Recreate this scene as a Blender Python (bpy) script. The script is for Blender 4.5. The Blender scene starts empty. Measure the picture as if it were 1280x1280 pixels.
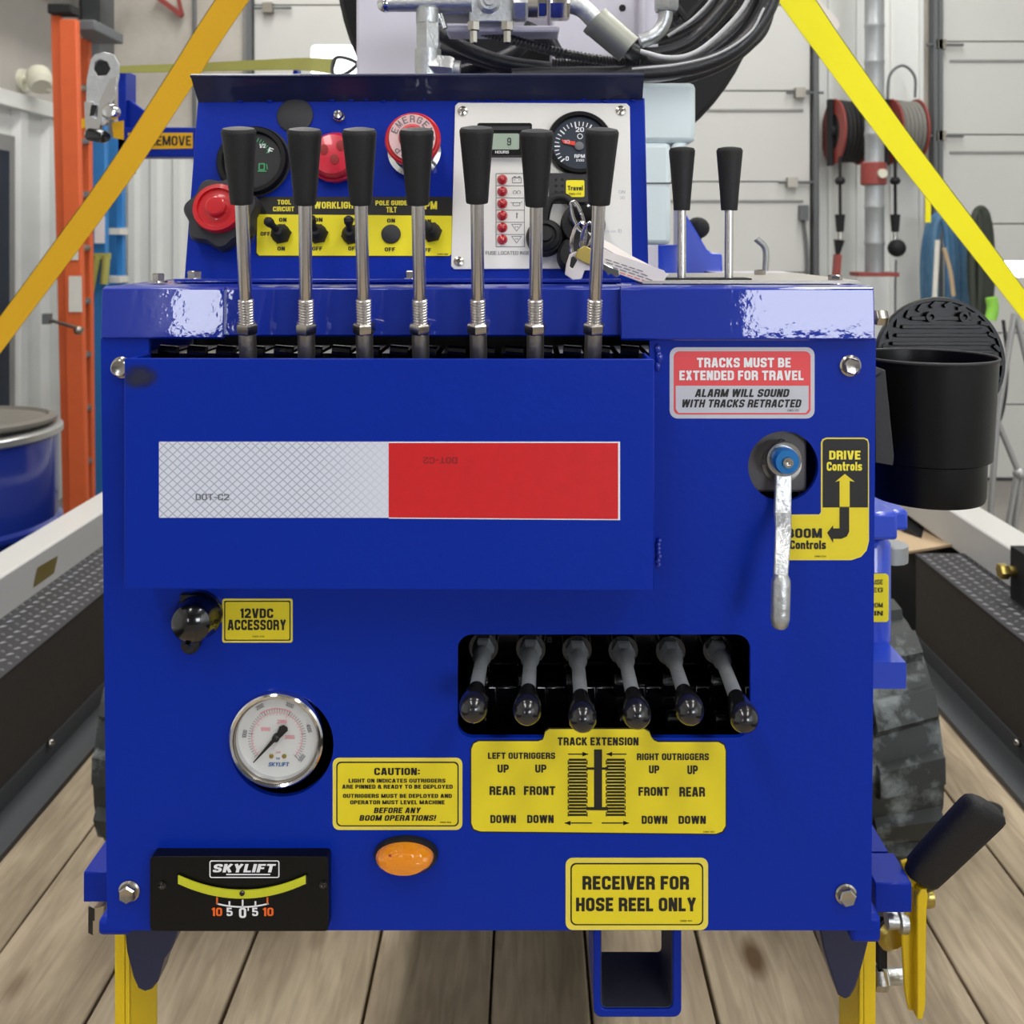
import bpy, bmesh, math, random
from mathutils import Vector, Matrix, geometry
R = math.radians
random.seed(7)
scene = bpy.context.scene
COL = scene.collection
# ---------------------------------------------------------------- camera, world, lights
FPX, CX, CY = 1233.0, 660.0, 300.0          # focal length and principal point in pixels of the 1280 frame
cam_d = bpy.data.cameras.new('camera'); cam = bpy.data.objects.new('camera', cam_d); COL.objects.link(cam)
cam.location = (0, 0, 0); cam.rotation_euler = (R(90), 0, 0)
cam_d.sensor_width = 36; cam_d.lens = FPX / 1280 * 36
cam_d.shift_x = -(CX - 640) / 1280; cam_d.shift_y = -(640 - CY) / 1280
cam_d.clip_start = 0.02; cam_d.clip_end = 60
cam_d.dof.use_dof = True; cam_d.dof.focus_distance = 0.66; cam_d.dof.aperture_fstop = 17
scene.camera = cam
w = bpy.data.worlds.new('world'); scene.world = w; w.use_nodes = True
w.node_tree.nodes['Background'].inputs[0].default_value = (0.75, 0.82, 0.95, 1)
w.node_tree.nodes['Background'].inputs[1].default_value = 0.6
def area(name, loc, rot, sx, sy, power, color=(1, 1, 1)):
    d = bpy.data.lights.new(name, 'AREA'); d.shape = 'RECTANGLE'; d.size = sx; d.size_y = sy; d.energy = power; d.color = color
    o = bpy.data.objects.new(name, d); COL.objects.link(o); o.location = loc; o.rotation_euler = rot
    return o
for i, (x, y, p) in enumerate([(-1.3, 4.2, 54), (1.9, 4.2, 52), (-1.2, 1.5, 42), (1.6, 1.5, 48), (-1.3, -1.6, 42), (1.7, -1.6, 46)]):
    area('shop_lamp', (x, y, 3.0), (0, 0, 0), 0.5, 2.4, p, (1.0, 0.98, 0.95))
# daylight of the open bay door behind and to the right of the photographer
area('bay_daylight', (3.3, -2.6, 0.7), (R(90), 0, R(62)), 2.6, 2.6, 14, (0.93, 0.97, 1.0))
scene.view_settings.view_transform = 'Standard'; scene.view_settings.look = 'None'
scene.view_settings.gamma = 1; scene.view_settings.exposure = 0.42
scene.view_settings.use_curve_mapping = False
scene.cycles.use_denoising = True
scene.cycles.max_bounces = 8

# ---------------------------------------------------------------- materials
def lin(h):
    h = h.lstrip('#'); c = [int(h[i:i+2], 16) / 255 for i in (0, 2, 4)]
    return tuple((x / 12.92 if x <= .04045 else ((x + .055) / 1.055) ** 2.4) for x in c)
MATS = {}
def mat(name, hexc, rough=.5, metal=0, coat=0, bump=0, bscale=200, var=0, vscale=20, trans=0, emit=None, estr=0, spec=.5, vhex=None, stretch=(1, 1, 1), coat_rough=.05, rp=(.25, .65)):
    m = bpy.data.materials.new(name); m.use_nodes = True; nt = m.node_tree; N = nt.nodes; L = nt.links
    p = N['Principled BSDF']; c = lin(hexc) if isinstance(hexc, str) else hexc
    p.inputs['Base Color'].default_value = (*c, 1); p.inputs['Roughness'].default_value = rough
    p.inputs['Metallic'].default_value = metal; p.inputs['Coat Weight'].default_value = coat
    p.inputs['Coat Roughness'].default_value = coat_rough; p.inputs['Transmission Weight'].default_value = trans
    p.inputs['Specular IOR Level'].default_value = spec
    if emit: p.inputs['Emission Color'].default_value = (*lin(emit), 1); p.inputs['Emission Strength'].default_value = estr
    tc = N.new('ShaderNodeTexCoord'); mp = N.new('ShaderNodeMapping'); mp.inputs['Scale'].default_value = stretch
    L.new(tc.outputs['Object'], mp.inputs['Vector'])
    if var:
        n = N.new('ShaderNodeTexNoise'); n.inputs['Scale'].default_value = vscale; n.inputs['Detail'].default_value = 6
        n.inputs['Roughness'].default_value = .65
        L.new(mp.outputs[0], n.inputs['Vector'])
        r = N.new('ShaderNodeValToRGB'); c2 = lin(vhex) if vhex else tuple(x * .6 for x in c)
        r.color_ramp.elements[0].position = rp[0]; r.color_ramp.elements[0].color = (*[a + (b - a) * var for a, b in zip(c, c2)], 1)
        r.color_ramp.elements[1].position = rp[1]; r.color_ramp.elements[1].color = (*c, 1)
        L.new(n.outputs['Fac'], r.inputs[0]); L.new(r.outputs[0], p.inputs['Base Color'])
    if bump:
        n = N.new('ShaderNodeTexNoise'); n.inputs['Scale'].default_value = bscale; n.inputs['Detail'].default_value = 3
        L.new(mp.outputs[0], n.inputs['Vector'])
        b = N.new('ShaderNodeBump'); b.inputs['Strength'].default_value = bump; b.inputs['Distance'].default_value = .002
        L.new(n.outputs['Fac'], b.inputs['Height']); L.new(b.outputs[0], p.inputs['Normal'])
        if coat: L.new(b.outputs[0], p.inputs['Coat Normal'])
    MATS[name] = m
    return m
mat('blue', (.0001, .0205, .315), .45, coat=.10, spec=.15, bump=.10, bscale=160, coat_rough=.06)
mat('blue_gloss', (.0003, .021, .32), .5, coat=1, bump=.035, bscale=130, coat_rough=.02, spec=.2)
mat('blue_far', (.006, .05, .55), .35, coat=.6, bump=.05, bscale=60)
mat('navy', (.003, .008, .045), .5, coat=.3, bump=.05)
mat('black_rubber', '#121214', .62, bump=.15, bscale=700)
mat('knob_gloss', '#1a191b', .22, coat=.5, bump=.1, bscale=120)
mat('black_gloss', '#08080a', .18, coat=.6)
mat('black_plastic', '#060607', .36, bump=.04, bscale=500, spec=.3)
mat('black_matte', '#101012', .75)
mat('grip_rubber', '#111114', .6, bump=.3, bscale=900)
mat('dial_black', '#15171a', .5)
mat('dial_blue', '#27303d', .4)
mat('valve_grey', '#5a5759', .5, metal=.3, bump=.1, bscale=200)
mat('charcoal', '#2b2a2d', .6, bump=.1, bscale=300)
mat('steel', '#b9b4ac', .22, metal=1, bump=.03, bscale=400)
mat('steel_rod', '#cfcbc8', .27, metal=1)
mat('steel_dull', '#9c968c', .38, metal=1, bump=.1, bscale=300)
mat('chrome', '#dcdcdc', .1, metal=1)
mat('zinc', '#c6c8c8', .38, metal=.9, bump=.3, bscale=300, var=.5, vscale=60)
mat('shaft_grey', '#a9adb0', .45, metal=.35, bump=.2, bscale=300, var=.5, vscale=80)
mat('aluminium', '#efece6', .36, metal=.15, bump=.03, bscale=60)
mat('galvanised', '#a9adaf', .45, metal=.6, var=.4, vscale=14)
mat('red', '#c8141e', .35, coat=.4)
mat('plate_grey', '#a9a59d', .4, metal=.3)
mat('bore', '#3a3c46', .6, var=.4, vscale=60)
mat('alarm_red', '#d42a3e', .3, coat=.5, var=.4, vscale=150)
mat('red_clear', '#d4101f', .12, coat=1, trans=.35)
mat('red_print', '#e0474b', .5)
mat('red_tape', '#d0141b', .4, coat=.4, var=.25, vscale=120)
mat('red_pointer', '#e0402f', .5)
mat('pink_print', '#d98b93', .6)
mat('pale_ring', '#d8b3b3', .5)
mat('white_print', '#e8e8ea', .5)
mat('silver_print', '#bfc0c8', .35)
mat('dial_white', '#c9c9c6', .4)
mat('grey_print', '#6b6b6e', .6)
mat('dark_red_print', '#8e0f14', .5)
mat('black_print', '#141210', .5)
mat('blue_print', '#2a5f9a', .5)
mat('yellow', '#f0e01a', .42, coat=.15)
mat('yellow_dec', '#e3cf1c', .42, coat=.2)
mat('yellow_print', '#efe03a', .5)
mat('yellow_paint', '#d6b400', .4, coat=.3, bump=.05)
mat('yellow_edge', '#e4d14a', .5)
mat('green_print', '#3f9a63', .5)
mat('lcd', '#9fae9d', .25)
mat('orange_print', '#e8641a', .5)
mat('amber', '#e88a10', .12, coat=1, bump=.5, bscale=260)
mat('vial', '#c5c71c', .12, coat=1)
mat('brass', '#b8a45a', .3, metal=.9)
mat('anodised_blue', '#1f6fb0', .35, metal=.5, coat=.3)
mat('strap_gold', '#e0ab05', .7, bump=.25, bscale=500)
mat('strap_yellow', '#f6ea05', .7, bump=.25, bscale=500)
mat('strap_edge', '#3a3206', .8)
mat('strap_olive', '#a3a355', .75, bump=.2, bscale=400)
mat('mast_white', '#d9d5e0', .4, coat=.2, bump=.03)
mat('tank', '#e6f3f4', .4, trans=.05, coat=.1)
mat('hose', '#1d1d20', .38, coat=.2, bump=.25, bscale=500)
mat('hose_stripe', '#c9c9c9', .4)
mat('crimp', '#8f9086', .4, metal=.6)
mat('rubber_track', '#2b2f2e', .6, bump=.6, bscale=40, var=1, vscale=13, vhex='#7d8584', rp=(.34, .5))
mat('wall_upper', '#c4bfb5', .85, var=.8, vscale=1.8, vhex='#988f84')
mat('wall_left_up', '#b5b0aa', .85, var=.35, vscale=1.5, vhex='#8c8883')
mat('wall_white', '#dcdeda', .55, var=.15, vscale=3)
mat('door_panel', '#c8c8c3', .6, var=.15, vscale=2.0)
mat('door_dark', '#5f6264', .6)
mat('jamb', '#8f8f8b', .6, var=.4, vscale=4)
mat('concrete', '#8b8781', .8, var=.5, vscale=3, bump=.2, bscale=20)
mat('ceiling', '#9b9b99', .8, var=.1)
mat('window_glow', '#ffffff', .5, emit='#eef5ff', estr=2.6)
mat('window_glow_high', '#ffffff', .5, emit='#f2f6ff', estr=11)
mat('ladder_orange', '#d8602c', .55, var=.35, vscale=9, vhex='#b9492a')
mat('ladder_blue', '#2f7cbf', .5, var=.25, vscale=9)
mat('paper', '#d9d6cc', .7, var=.2, vscale=30)
mat('tag_white', '#e4dcd5', .35)
mat('drum_blue', '#1b2f88', .25, coat=.6)
mat('drum_lid', '#6f6b63', .55, var=.5, vscale=8)
mat('drum_rim', '#b3b3b0', .3, metal=.7)
mat('rail_white', '#c7c6c1', .4, coat=.2)
mat('rail_grey', '#b5b6b8', .45)
mat('fender_side', '#34302c', .7, bump=.4, bscale=300, var=.5, vscale=60, vhex='#1c1b1a')
mat('tread', '#77777a', .4, metal=.3)
mat('deck_edge', '#404245', .6)
mat('cardboard', '#c2a988', .8, var=.3, vscale=8)
mat('reel_red', '#8e3a34', .5, var=.4, vscale=10)
mat('reel_rubber', '#2a2a2b', .7)
mat('grey_hose', '#7c7b74', .6)
mat('hose_blue', '#3f6f95', .6, var=.5, vscale=18, vhex='#6f8ea3')
mat('hose_dark', '#343a30', .7)
mat('lime', '#8fd04a', .6)
mat('tripod', '#a5a5a3', .4, metal=.5)
mat('ivory', '#cfcdba', .5)
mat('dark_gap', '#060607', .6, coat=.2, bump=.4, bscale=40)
mat('window_dark', '#20222a', .2)

def tape_mat():
    m = mat('tape_white', '#c9ccd6', .35, coat=.3); nt = m.node_tree; N = nt.nodes; L = nt.links
    tc = N.new('ShaderNodeTexCoord'); sp = N.new('ShaderNodeSeparateXYZ'); L.new(tc.outputs['Object'], sp.inputs[0])
    def mth(op, a, b=None, c=None):
        n = N.new('ShaderNodeMath'); n.operation = op
        for i, q in enumerate((a, b, c)):
            if q is None: continue
            if isinstance(q, (int, float)): n.inputs[i].default_value = q
            else: L.new(q, n.inputs[i])
        return n.outputs[0]
    ax = mth('MULTIPLY', sp.outputs['X'], 175); az = mth('MULTIPLY', sp.outputs['Z'], 190)
    d1 = mth('ABSOLUTE', mth('SUBTRACT', mth('FRACT', mth('ADD', ax, az)), .5))
    d2 = mth('ABSOLUTE', mth('SUBTRACT', mth('FRACT', mth('SUBTRACT', ax, az)), .5))
    ln = mth('GREATER_THAN', mth('MAXIMUM', d1, d2), .41)
    fade = mth('MULTIPLY', mth('LESS_THAN', sp.outputs['X'], .125), .9)
    fd = N.new('ShaderNodeMapRange'); fd.inputs[1].default_value = .095; fd.inputs[2].default_value = .14; fd.inputs[3].default_value = .62; fd.inputs[4].default_value = .12
    L.new(sp.outputs['X'], fd.inputs[0])
    mx = N.new('ShaderNodeMix'); mx.data_type = 'RGBA'; L.new(mth('MULTIPLY', ln, fd.outputs[0]), mx.inputs[0])
    mx.inputs[6].default_value = (*lin('#d6dae6'), 1); mx.inputs[7].default_value = (*lin('#83889c'), 1)
    L.new(mx.outputs[2], N['Principled BSDF'].inputs['Base Color'])
tape_mat()
def wood_mat():
    m = bpy.data.materials.new('wood'); m.use_nodes = True; nt = m.node_tree; N = nt.nodes; L = nt.links; p = N['Principled BSDF']
    MATS['wood'] = m
    tc = N.new('ShaderNodeTexCoord'); oi = N.new('ShaderNodeObjectInfo')
    ad = N.new('ShaderNodeVectorMath'); ad.operation = 'ADD'; L.new(tc.outputs['Object'], ad.inputs[0])
    ml = N.new('ShaderNodeMath'); ml.operation = 'MULTIPLY'; ml.inputs[1].default_value = 30; L.new(oi.outputs['Random'], ml.inputs[0]); L.new(ml.outputs[0], ad.inputs[1])
    mp = N.new('ShaderNodeMapping'); mp.inputs['Scale'].default_value = (1, .09, 1); L.new(ad.outputs[0], mp.inputs[0])
    n1 = N.new('ShaderNodeTexNoise'); n1.inputs['Scale'].default_value = 55; n1.inputs['Detail'].default_value = 8; n1.inputs['Distortion'].default_value = 1.2; L.new(mp.outputs[0], n1.inputs[0])
    mp2 = N.new('ShaderNodeMapping'); mp2.inputs['Scale'].default_value = (1, .5, 1); L.new(ad.outputs[0], mp2.inputs[0])
    n2 = N.new('ShaderNodeTexNoise'); n2.inputs['Scale'].default_value = 7; n2.inputs['Detail'].default_value = 5; L.new(mp2.outputs[0], n2.inputs[0])
    vo = N.new('ShaderNodeTexVoronoi'); vo.inputs['Scale'].default_value = 3.2; mp3 = N.new('ShaderNodeMapping'); mp3.inputs['Scale'].default_value = (1.6, .7, 1); L.new(ad.outputs[0], mp3.inputs[0]); L.new(mp3.outputs[0], vo.inputs[0])
    r1 = N.new('ShaderNodeValToRGB'); r1.color_ramp.elements[0].position = .3; r1.color_ramp.elements[0].color = (*lin('#9a8a72'), 1); r1.color_ramp.elements[1].position = .65; r1.color_ramp.elements[1].color = (*lin('#b8a78c'), 1); L.new(n1.outputs[0], r1.inputs[0])
    r2 = N.new('ShaderNodeValToRGB'); r2.color_ramp.elements[0].position = .3; r2.color_ramp.elements[0].color = (.62, .60, .56, 1); r2.color_ramp.elements[1].position = .6; r2.color_ramp.elements[1].color = (1, 1, 1, 1); L.new(n2.outputs[0], r2.inputs[0])
    r3 = N.new('ShaderNodeValToRGB'); r3.color_ramp.elements[0].position = .05; r3.color_ramp.elements[0].color = (.35, .25, .17, 1); r3.color_ramp.elements[1].position = .12; r3.color_ramp.elements[1].color = (1, 1, 1, 1); L.new(vo.outputs['Distance'], r3.inputs[0])
    a = N.new('ShaderNodeMix'); a.data_type = 'RGBA'; a.blend_type = 'MULTIPLY'; a.inputs[0].default_value = 1; L.new(r1.outputs[0], a.inputs[6]); L.new(r2.outputs[0], a.inputs[7])
    b = N.new('ShaderNodeMix'); b.data_type = 'RGBA'; b.blend_type = 'MULTIPLY'; b.inputs[0].default_value = 1; L.new(a.outputs[2], b.inputs[6]); L.new(r3.outputs[0], b.inputs[7])
    L.new(b.outputs[2], p.inputs['Base Color']); p.inputs['Roughness'].default_value = .75
    bp = N.new('ShaderNodeBump'); bp.inputs['Strength'].default_value = .3; bp.inputs['Distance'].default_value = .003; L.new(n1.outputs[0], bp.inputs['Height']); L.new(bp.outputs[0], p.inputs['Normal'])
wood_mat()

# ---------------------------------------------------------------- geometry helpers
def at(px, py, y): return Vector(((px - CX) / FPX * y, y, (CY - py) / FPX * y))
class Fr:
    """a flat face in the scene: through the point seen at (px,py) at distance y, leaning back by tilt"""
    def __init__(s, y, px=660, py=300, tilt=0, off=0):
        a = R(tilt); s.O = at(px, py, y); s.u = Vector((1, 0, 0)); s.v = Vector((0, math.sin(a), math.cos(a))); s.n = Vector((0, -math.cos(a), math.sin(a)))
        s.O = s.O + s.n * off
    def uv(s, px, py):
        d = Vector(((px - CX) / FPX, 1, (CY - py) / FPX)); t = s.O.dot(s.n) / d.dot(s.n); q = d * t - s.O
        return (q.dot(s.u), q.dot(s.v))
    def W(s, a, b, z=0): return s.O + s.u * a + s.v * b + s.n * z
    def P(s, px, py, z=0): a, b = s.uv(px, py); return s.W(a, b, z)
    def k(s, px, py): return s.P(px, py).y / FPX          # metres per pixel there
def rrect(x0, y0, x1, y1, r, n=5):
    pts = []
    for cx, cy, a0 in ((x1 - r, y0 + r, -90), (x1 - r, y1 - r, 0), (x0 + r, y1 - r, 90), (x0 + r, y0 + r, 180)):
        for i in range(n + 1):
            a = R(a0 + 90 * i / n); pts.append((cx + r * math.cos(a), cy + r * math.sin(a)))
    return pts
def circ(cx, cy, r, n=40, ry=None): return [(cx + r * math.cos(2 * math.pi * i / n), cy + (ry or r) * math.sin(2 * math.pi * i / n)) for i in range(n)]
def basis(ax):
    ax = ax.normalized(); t = Vector((0, 0, 1)) if abs(ax.z) < .9 else Vector((1, 0, 0))
    u = ax.cross(t).normalized(); return u, ax.cross(u).normalized(), ax
def catmull(pts, n=8):
    P = [pts[0] * 2 - pts[1]] + pts + [pts[-1] * 2 - pts[-2]]; out = []
    for i in range(1, len(P) - 2):
        for j in range(n):
            t = j / n; a, b, c, d = P[i-1], P[i], P[i+1], P[i+2]
            out.append(.5 * ((2 * b) + (c - a) * t + (2 * a - 5 * b + 4 * c - d) * t * t + (3 * b - a - 3 * c + d) * t ** 3))
    out.append(pts[-1]); return out
def holed(L3):
    vs = []; es = []
    for l in L3:
        b = len(vs); vs += [Vector((p.x * 100, p.y * 100)) for p in l]; es += [(b + i, b + (i + 1) % len(l)) for i in range(len(l))]
    ov, oe, of, mv, me_, mf = geometry.delaunay_2d_cdt(vs, es, [], 0, 1e-7)
    out = []
    for f in of:
        c = sum((ov[i] for i in f), Vector((0, 0))) / len(f); ins = False
        for a, b in es:
            p, q = vs[a], vs[b]
            if (p.y > c.y) != (q.y > c.y) and c.x < (q.x - p.x) * (c.y - p.y) / (q.y - p.y) + p.x: ins = not ins
        if ins: out.append(tuple(mv[i][0] for i in f))
    return out
TXT = {}
def glyph(ch, t):
    W = .58; l, r, b, T, m, q = t / 2, W - t / 2, t / 2, 1 - t / 2, .5, .2
    xh = .74; X = xh - t / 2
    stem = [(l, 0), (l, 1)]; rs = [(r, 0), (r, 1)]
    box = lambda y0, y1, x0=l, x1=r: [(x0, y0, q), (x1, y0, q), (x1, y1, q), (x0, y1, q), 'c']
    G = {'A': (W + .04, [[(l, 0), (W / 2 + .02 - .05, 1)], [(W + .04 - l, 0), (W / 2 + .02 + .05, 1)], [(.14, .28), (W - .1, .28)]]),
     'B': (W, [stem, [(l, b), (r, b, q), (r, m, q), (l, m)], [(l, m), (r - .03, m, q), (r - .03, T, q), (l, T)]]),
     'C': (W, [[(r, .36), (r, b, q), (l, b, q), (l, T, q), (r, T, q), (r, .64)]]),
     'D': (W, [stem, [(l, b), (r, b, q), (r, T, q), (l, T)]]),
     'E': (W - .08, [stem, [(l, b), (W - .08, b)], [(l, m), (W - .13, m)], [(l, T), (W - .08, T)]]),
     'F': (W - .08, [stem, [(l, m), (W - .13, m)], [(l, T), (W - .08, T)]]),
     'G': (W, [[(r, .66), (r, T, q), (l, T, q), (l, b, q), (r, b, q), (r, .48), (W * .5, .48)]]),
     'H': (W, [stem, rs, [(l, m), (r, m)]]), 'I': (t, [stem]), 'J': (W - .06, [[(r - .06, 1), (r - .06, b, q), (l, b, q), (l, .32)]]),
     'K': (W, [stem, [(l + t * .3, .38), (r + .01, 1)], [(l + .14, .58), (r + .03, 0)]]), 'L': (W - .1, [stem, [(l, b), (W - .1, b)]]),
     'M': (W + .2, [stem, [(r + .2, 0), (r + .2, 1)], [(l + .02, 1), ((W + .2) / 2, .05)], [(r + .18, 1), ((W + .2) / 2, .05)]]),
     'N': (W, [stem, rs, [(l + .02, 1), (r - .02, 0)]]), 'O': (W, [box(b, T)]), 'P': (W, [stem, [(l, .44), (r, .44, q), (r, T, q), (l, T)]]),
     'R': (W, [stem, [(l, .47), (r, .47, q), (r, T, q), (l, T)], [(r - .1, .47), (r, .38, .1), (r, 0)]]),
     'S': (W, [[(r, .68), (r, T, q), (l, T, q), (l, .53, q), (r, .47, q), (r, b, q), (l, b, q), (l, .32)]]),
     'T': (W, [[(0, T), (W, T)], [(W / 2, 0), (W / 2, 1)]]), 'U': (W, [[(l, 1), (l, b, q), (r, b, q), (r, 1)]]),
     'V': (W + .04, [[(l, 1), (W / 2 - .02, 0)], [(W + .04 - l, 1), (W / 2 + .06, 0)]]),
     'W': (W + .3, [[(l, 1), (.24, 0)], [(.24, 0), (.44, 1)], [(.44, 1), (.64, 0)], [(.64, 0), (W + .3 - l, 1)]]),
     'X': (W, [[(l, 0), (r, 1)], [(l, 1), (r, 0)]]), 'x': (W * .8, [[(l, 0), (r * .8, xh)], [(l, xh), (r * .8, 0)]]),
     'Y': (W + .04, [[(l, 1), (W / 2 + .02, .42)], [(W + .04 - l, 1), (W / 2 + .02, .42)], [(W / 2 + .02, .5), (W / 2 + .02, 0)]]),
     'Z': (W, [[(0, T), (r, T), (l, b), (W, b)]]),
     '0': (W, [box(b, T)]), '1': (.3, [[(.3 - l, 0), (.3 - l, 1)], [(0, .78), (.3 - l, .86)]]),
     '2': (W, [[(l, .66), (l, T, q), (r, T, q), (r, .56, .1), (l, b + .06), (l, b), (W, b)]]),
     '3': (W, [[(l, .7), (l, T, q), (r, T, q), (r, m, q), (.2, m)], [(.2, m), (r, m, q), (r, b, q), (l, b, q), (l, .3)]]),
     '4': (W, [[(r - .06, 0), (r - .06, 1)], [(r - .06, 1), (l, .28), (W, .28)]]),
     '5': (W, [[(r, T), (l, T), (l, .56), (r, .56, q), (r, b, q), (l, b, q), (l, .3)]]),
     '6': (W, [box(b, .56), [(l, .3), (l, T, q), (r, T, q), (r, .7)]]), '7': (W, [[(0, T), (r, T), (W * .35, 0)]]),
     '8': (W, [box(b, .52), box(.52, T)]), '9': (W, [box(.44, T), [(r, .6), (r, b, q), (l, b, q), (l, .28)]]),
     '&': (W + .04, [box(b, .52), box(.52, T, l + .05, r - .05), [(r - .1, .3), (W + .04, 0)]]),
     '!': (t, [[(l, .3), (l, 1)], [(l, 0), (l, .18)]]), ':': (t, [[(l, .12), (l, .3)], [(l, .55), (l, .73)]]), '-': (.34, [[(0, .45), (.34, .45)]]),
     '/': (.3, [[(.04, 0), (.26, 1)]]), ' ': (.2, []),
     'o': (W * .9, [box(b, X, l, r - .06)]), 'n': (W * .9, [[(l, 0), (l, xh)], [(l, X), (r - .06, X, q), (r - .06, 0)]]),
     't': (.36, [[(.16, 1), (.16, b, .1), (.36, b)], [(0, xh - t / 2), (.36, xh - t / 2)]]), 'r': (.4, [[(l, 0), (l, xh)], [(l, X), (.4, X)]]),
     'l': (t, [stem]), 's': (W * .86, [[(r - .08, .54), (r - .08, X, .12), (l, X, .12), (l, .38, .12), (r - .08, .36, .12), (r - .08, b, .12), (l, b, .12), (l, .22)]]),
     'a': (W * .88, [[(l, .56), (l, X, .14), (r - .07, X, .14), (r - .07, 0)], [(r - .07, .42), (l, .42, .1), (l, b, .1), (r - .07, b)]]),
     'v': (W * .9, [[(l, xh), (W * .45, 0)], [(W * .9 - l, xh), (W * .45, 0)]]), 'e': (W * .9, [[(l, .38), (r - .06, .38), (r - .06, X, .16), (l, X, .16), (l, b, .16), (r - .06, b, .1), (r - .06, .2)]]),
     'p': (W * .9, [[(l, -.2), (l, xh)], box(b, X, l, r - .06)]), 'i': (t, [[(l, 0), (l, xh)], [(l, .84), (l, 1)]]), 'b': (W * .9, [stem, box(b, X, l, r - .06)]), 'm': (W * 1.3, [[(l, 0), (l, xh)], [(l, X), (W * 1.3 - l, X, q), (W * 1.3 - l, 0)], [(W * .65, 0), (W * .65, X)]])}
    return G.get(ch, G['O'])
def strip_mesh(pl, t, vs, fs):
    closed = pl[-1] == 'c'; pl = pl[:-1] if closed else pl; P = [Vector(p[:2]) for p in pl]; n = len(P); out = []
    for i, p in enumerate(pl):
        r = p[2] if len(p) > 2 else 0
        if r == 0 or (not closed and i in (0, n - 1)): out.append(P[i]); continue
        a, c = P[i - 1], P[(i + 1) % n]; d0 = (a - P[i]); d1 = (c - P[i]); r = min(r, d0.length * .46, d1.length * .46); A = P[i] + d0.normalized() * r; C = P[i] + d1.normalized() * r
        for k in range(4): u = k / 3; out.append(A * (1 - u) ** 2 + P[i] * 2 * u * (1 - u) + C * u * u)
    n = len(out); base = len(vs)
    for i in range(n):
        a = out[i - 1] if (i or closed) else None; c = out[(i + 1) % n] if (i < n - 1 or closed) else None
        n0 = Vector(((out[i] - a).y, -(out[i] - a).x)).normalized() if a is not None else None
        n1 = Vector(((c - out[i]).y, -(c - out[i]).x)).normalized() if c is not None else None
        if n0 is None: nn = n1
        elif n1 is None: nn = n0
        else:
            nn = n0 + n1
            nn = nn / max(nn.dot(n0), .5) if nn.length > .01 else n0
        vs += [tuple(out[i] + nn * t / 2), tuple(out[i] - nn * t / 2)]
    for i in range(n if closed else n - 1):
        j = (i + 1) % n; fs.append((base + 2 * i, base + 2 * j, base + 2 * j + 1, base + 2 * i + 1))
def text_polys(s, bold):
    key = (s, bold)
    if key in TXT: return TXT[key]
    t = .125 + bold * 2.3; vs = []; fs = []; zs = []; x = 0
    for ch in s:
        w_, pls = glyph(ch, t); v2 = []
        for ip_, pl in enumerate(pls):
            n2 = len(v2); strip_mesh(pl, t, v2, f2 := []); fs.extend(tuple(i + len(vs) for i in f) for f in f2); zs += [ip_ * 1.3e-5] * (len(v2) - n2)
        vs += [(a + x, b) for a, b in v2]; x += w_ + .085
    x0 = min(v[0] for v in vs); x1 = max(v[0] for v in vs)
    x0, x1 = 0, x - .085
    TXT[key] = ([((a - x0) / (x1 - x0), b, z_) for (a, b), z_ in zip(vs, zs)], fs); return TXT[key]
WPOS = {}
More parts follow.
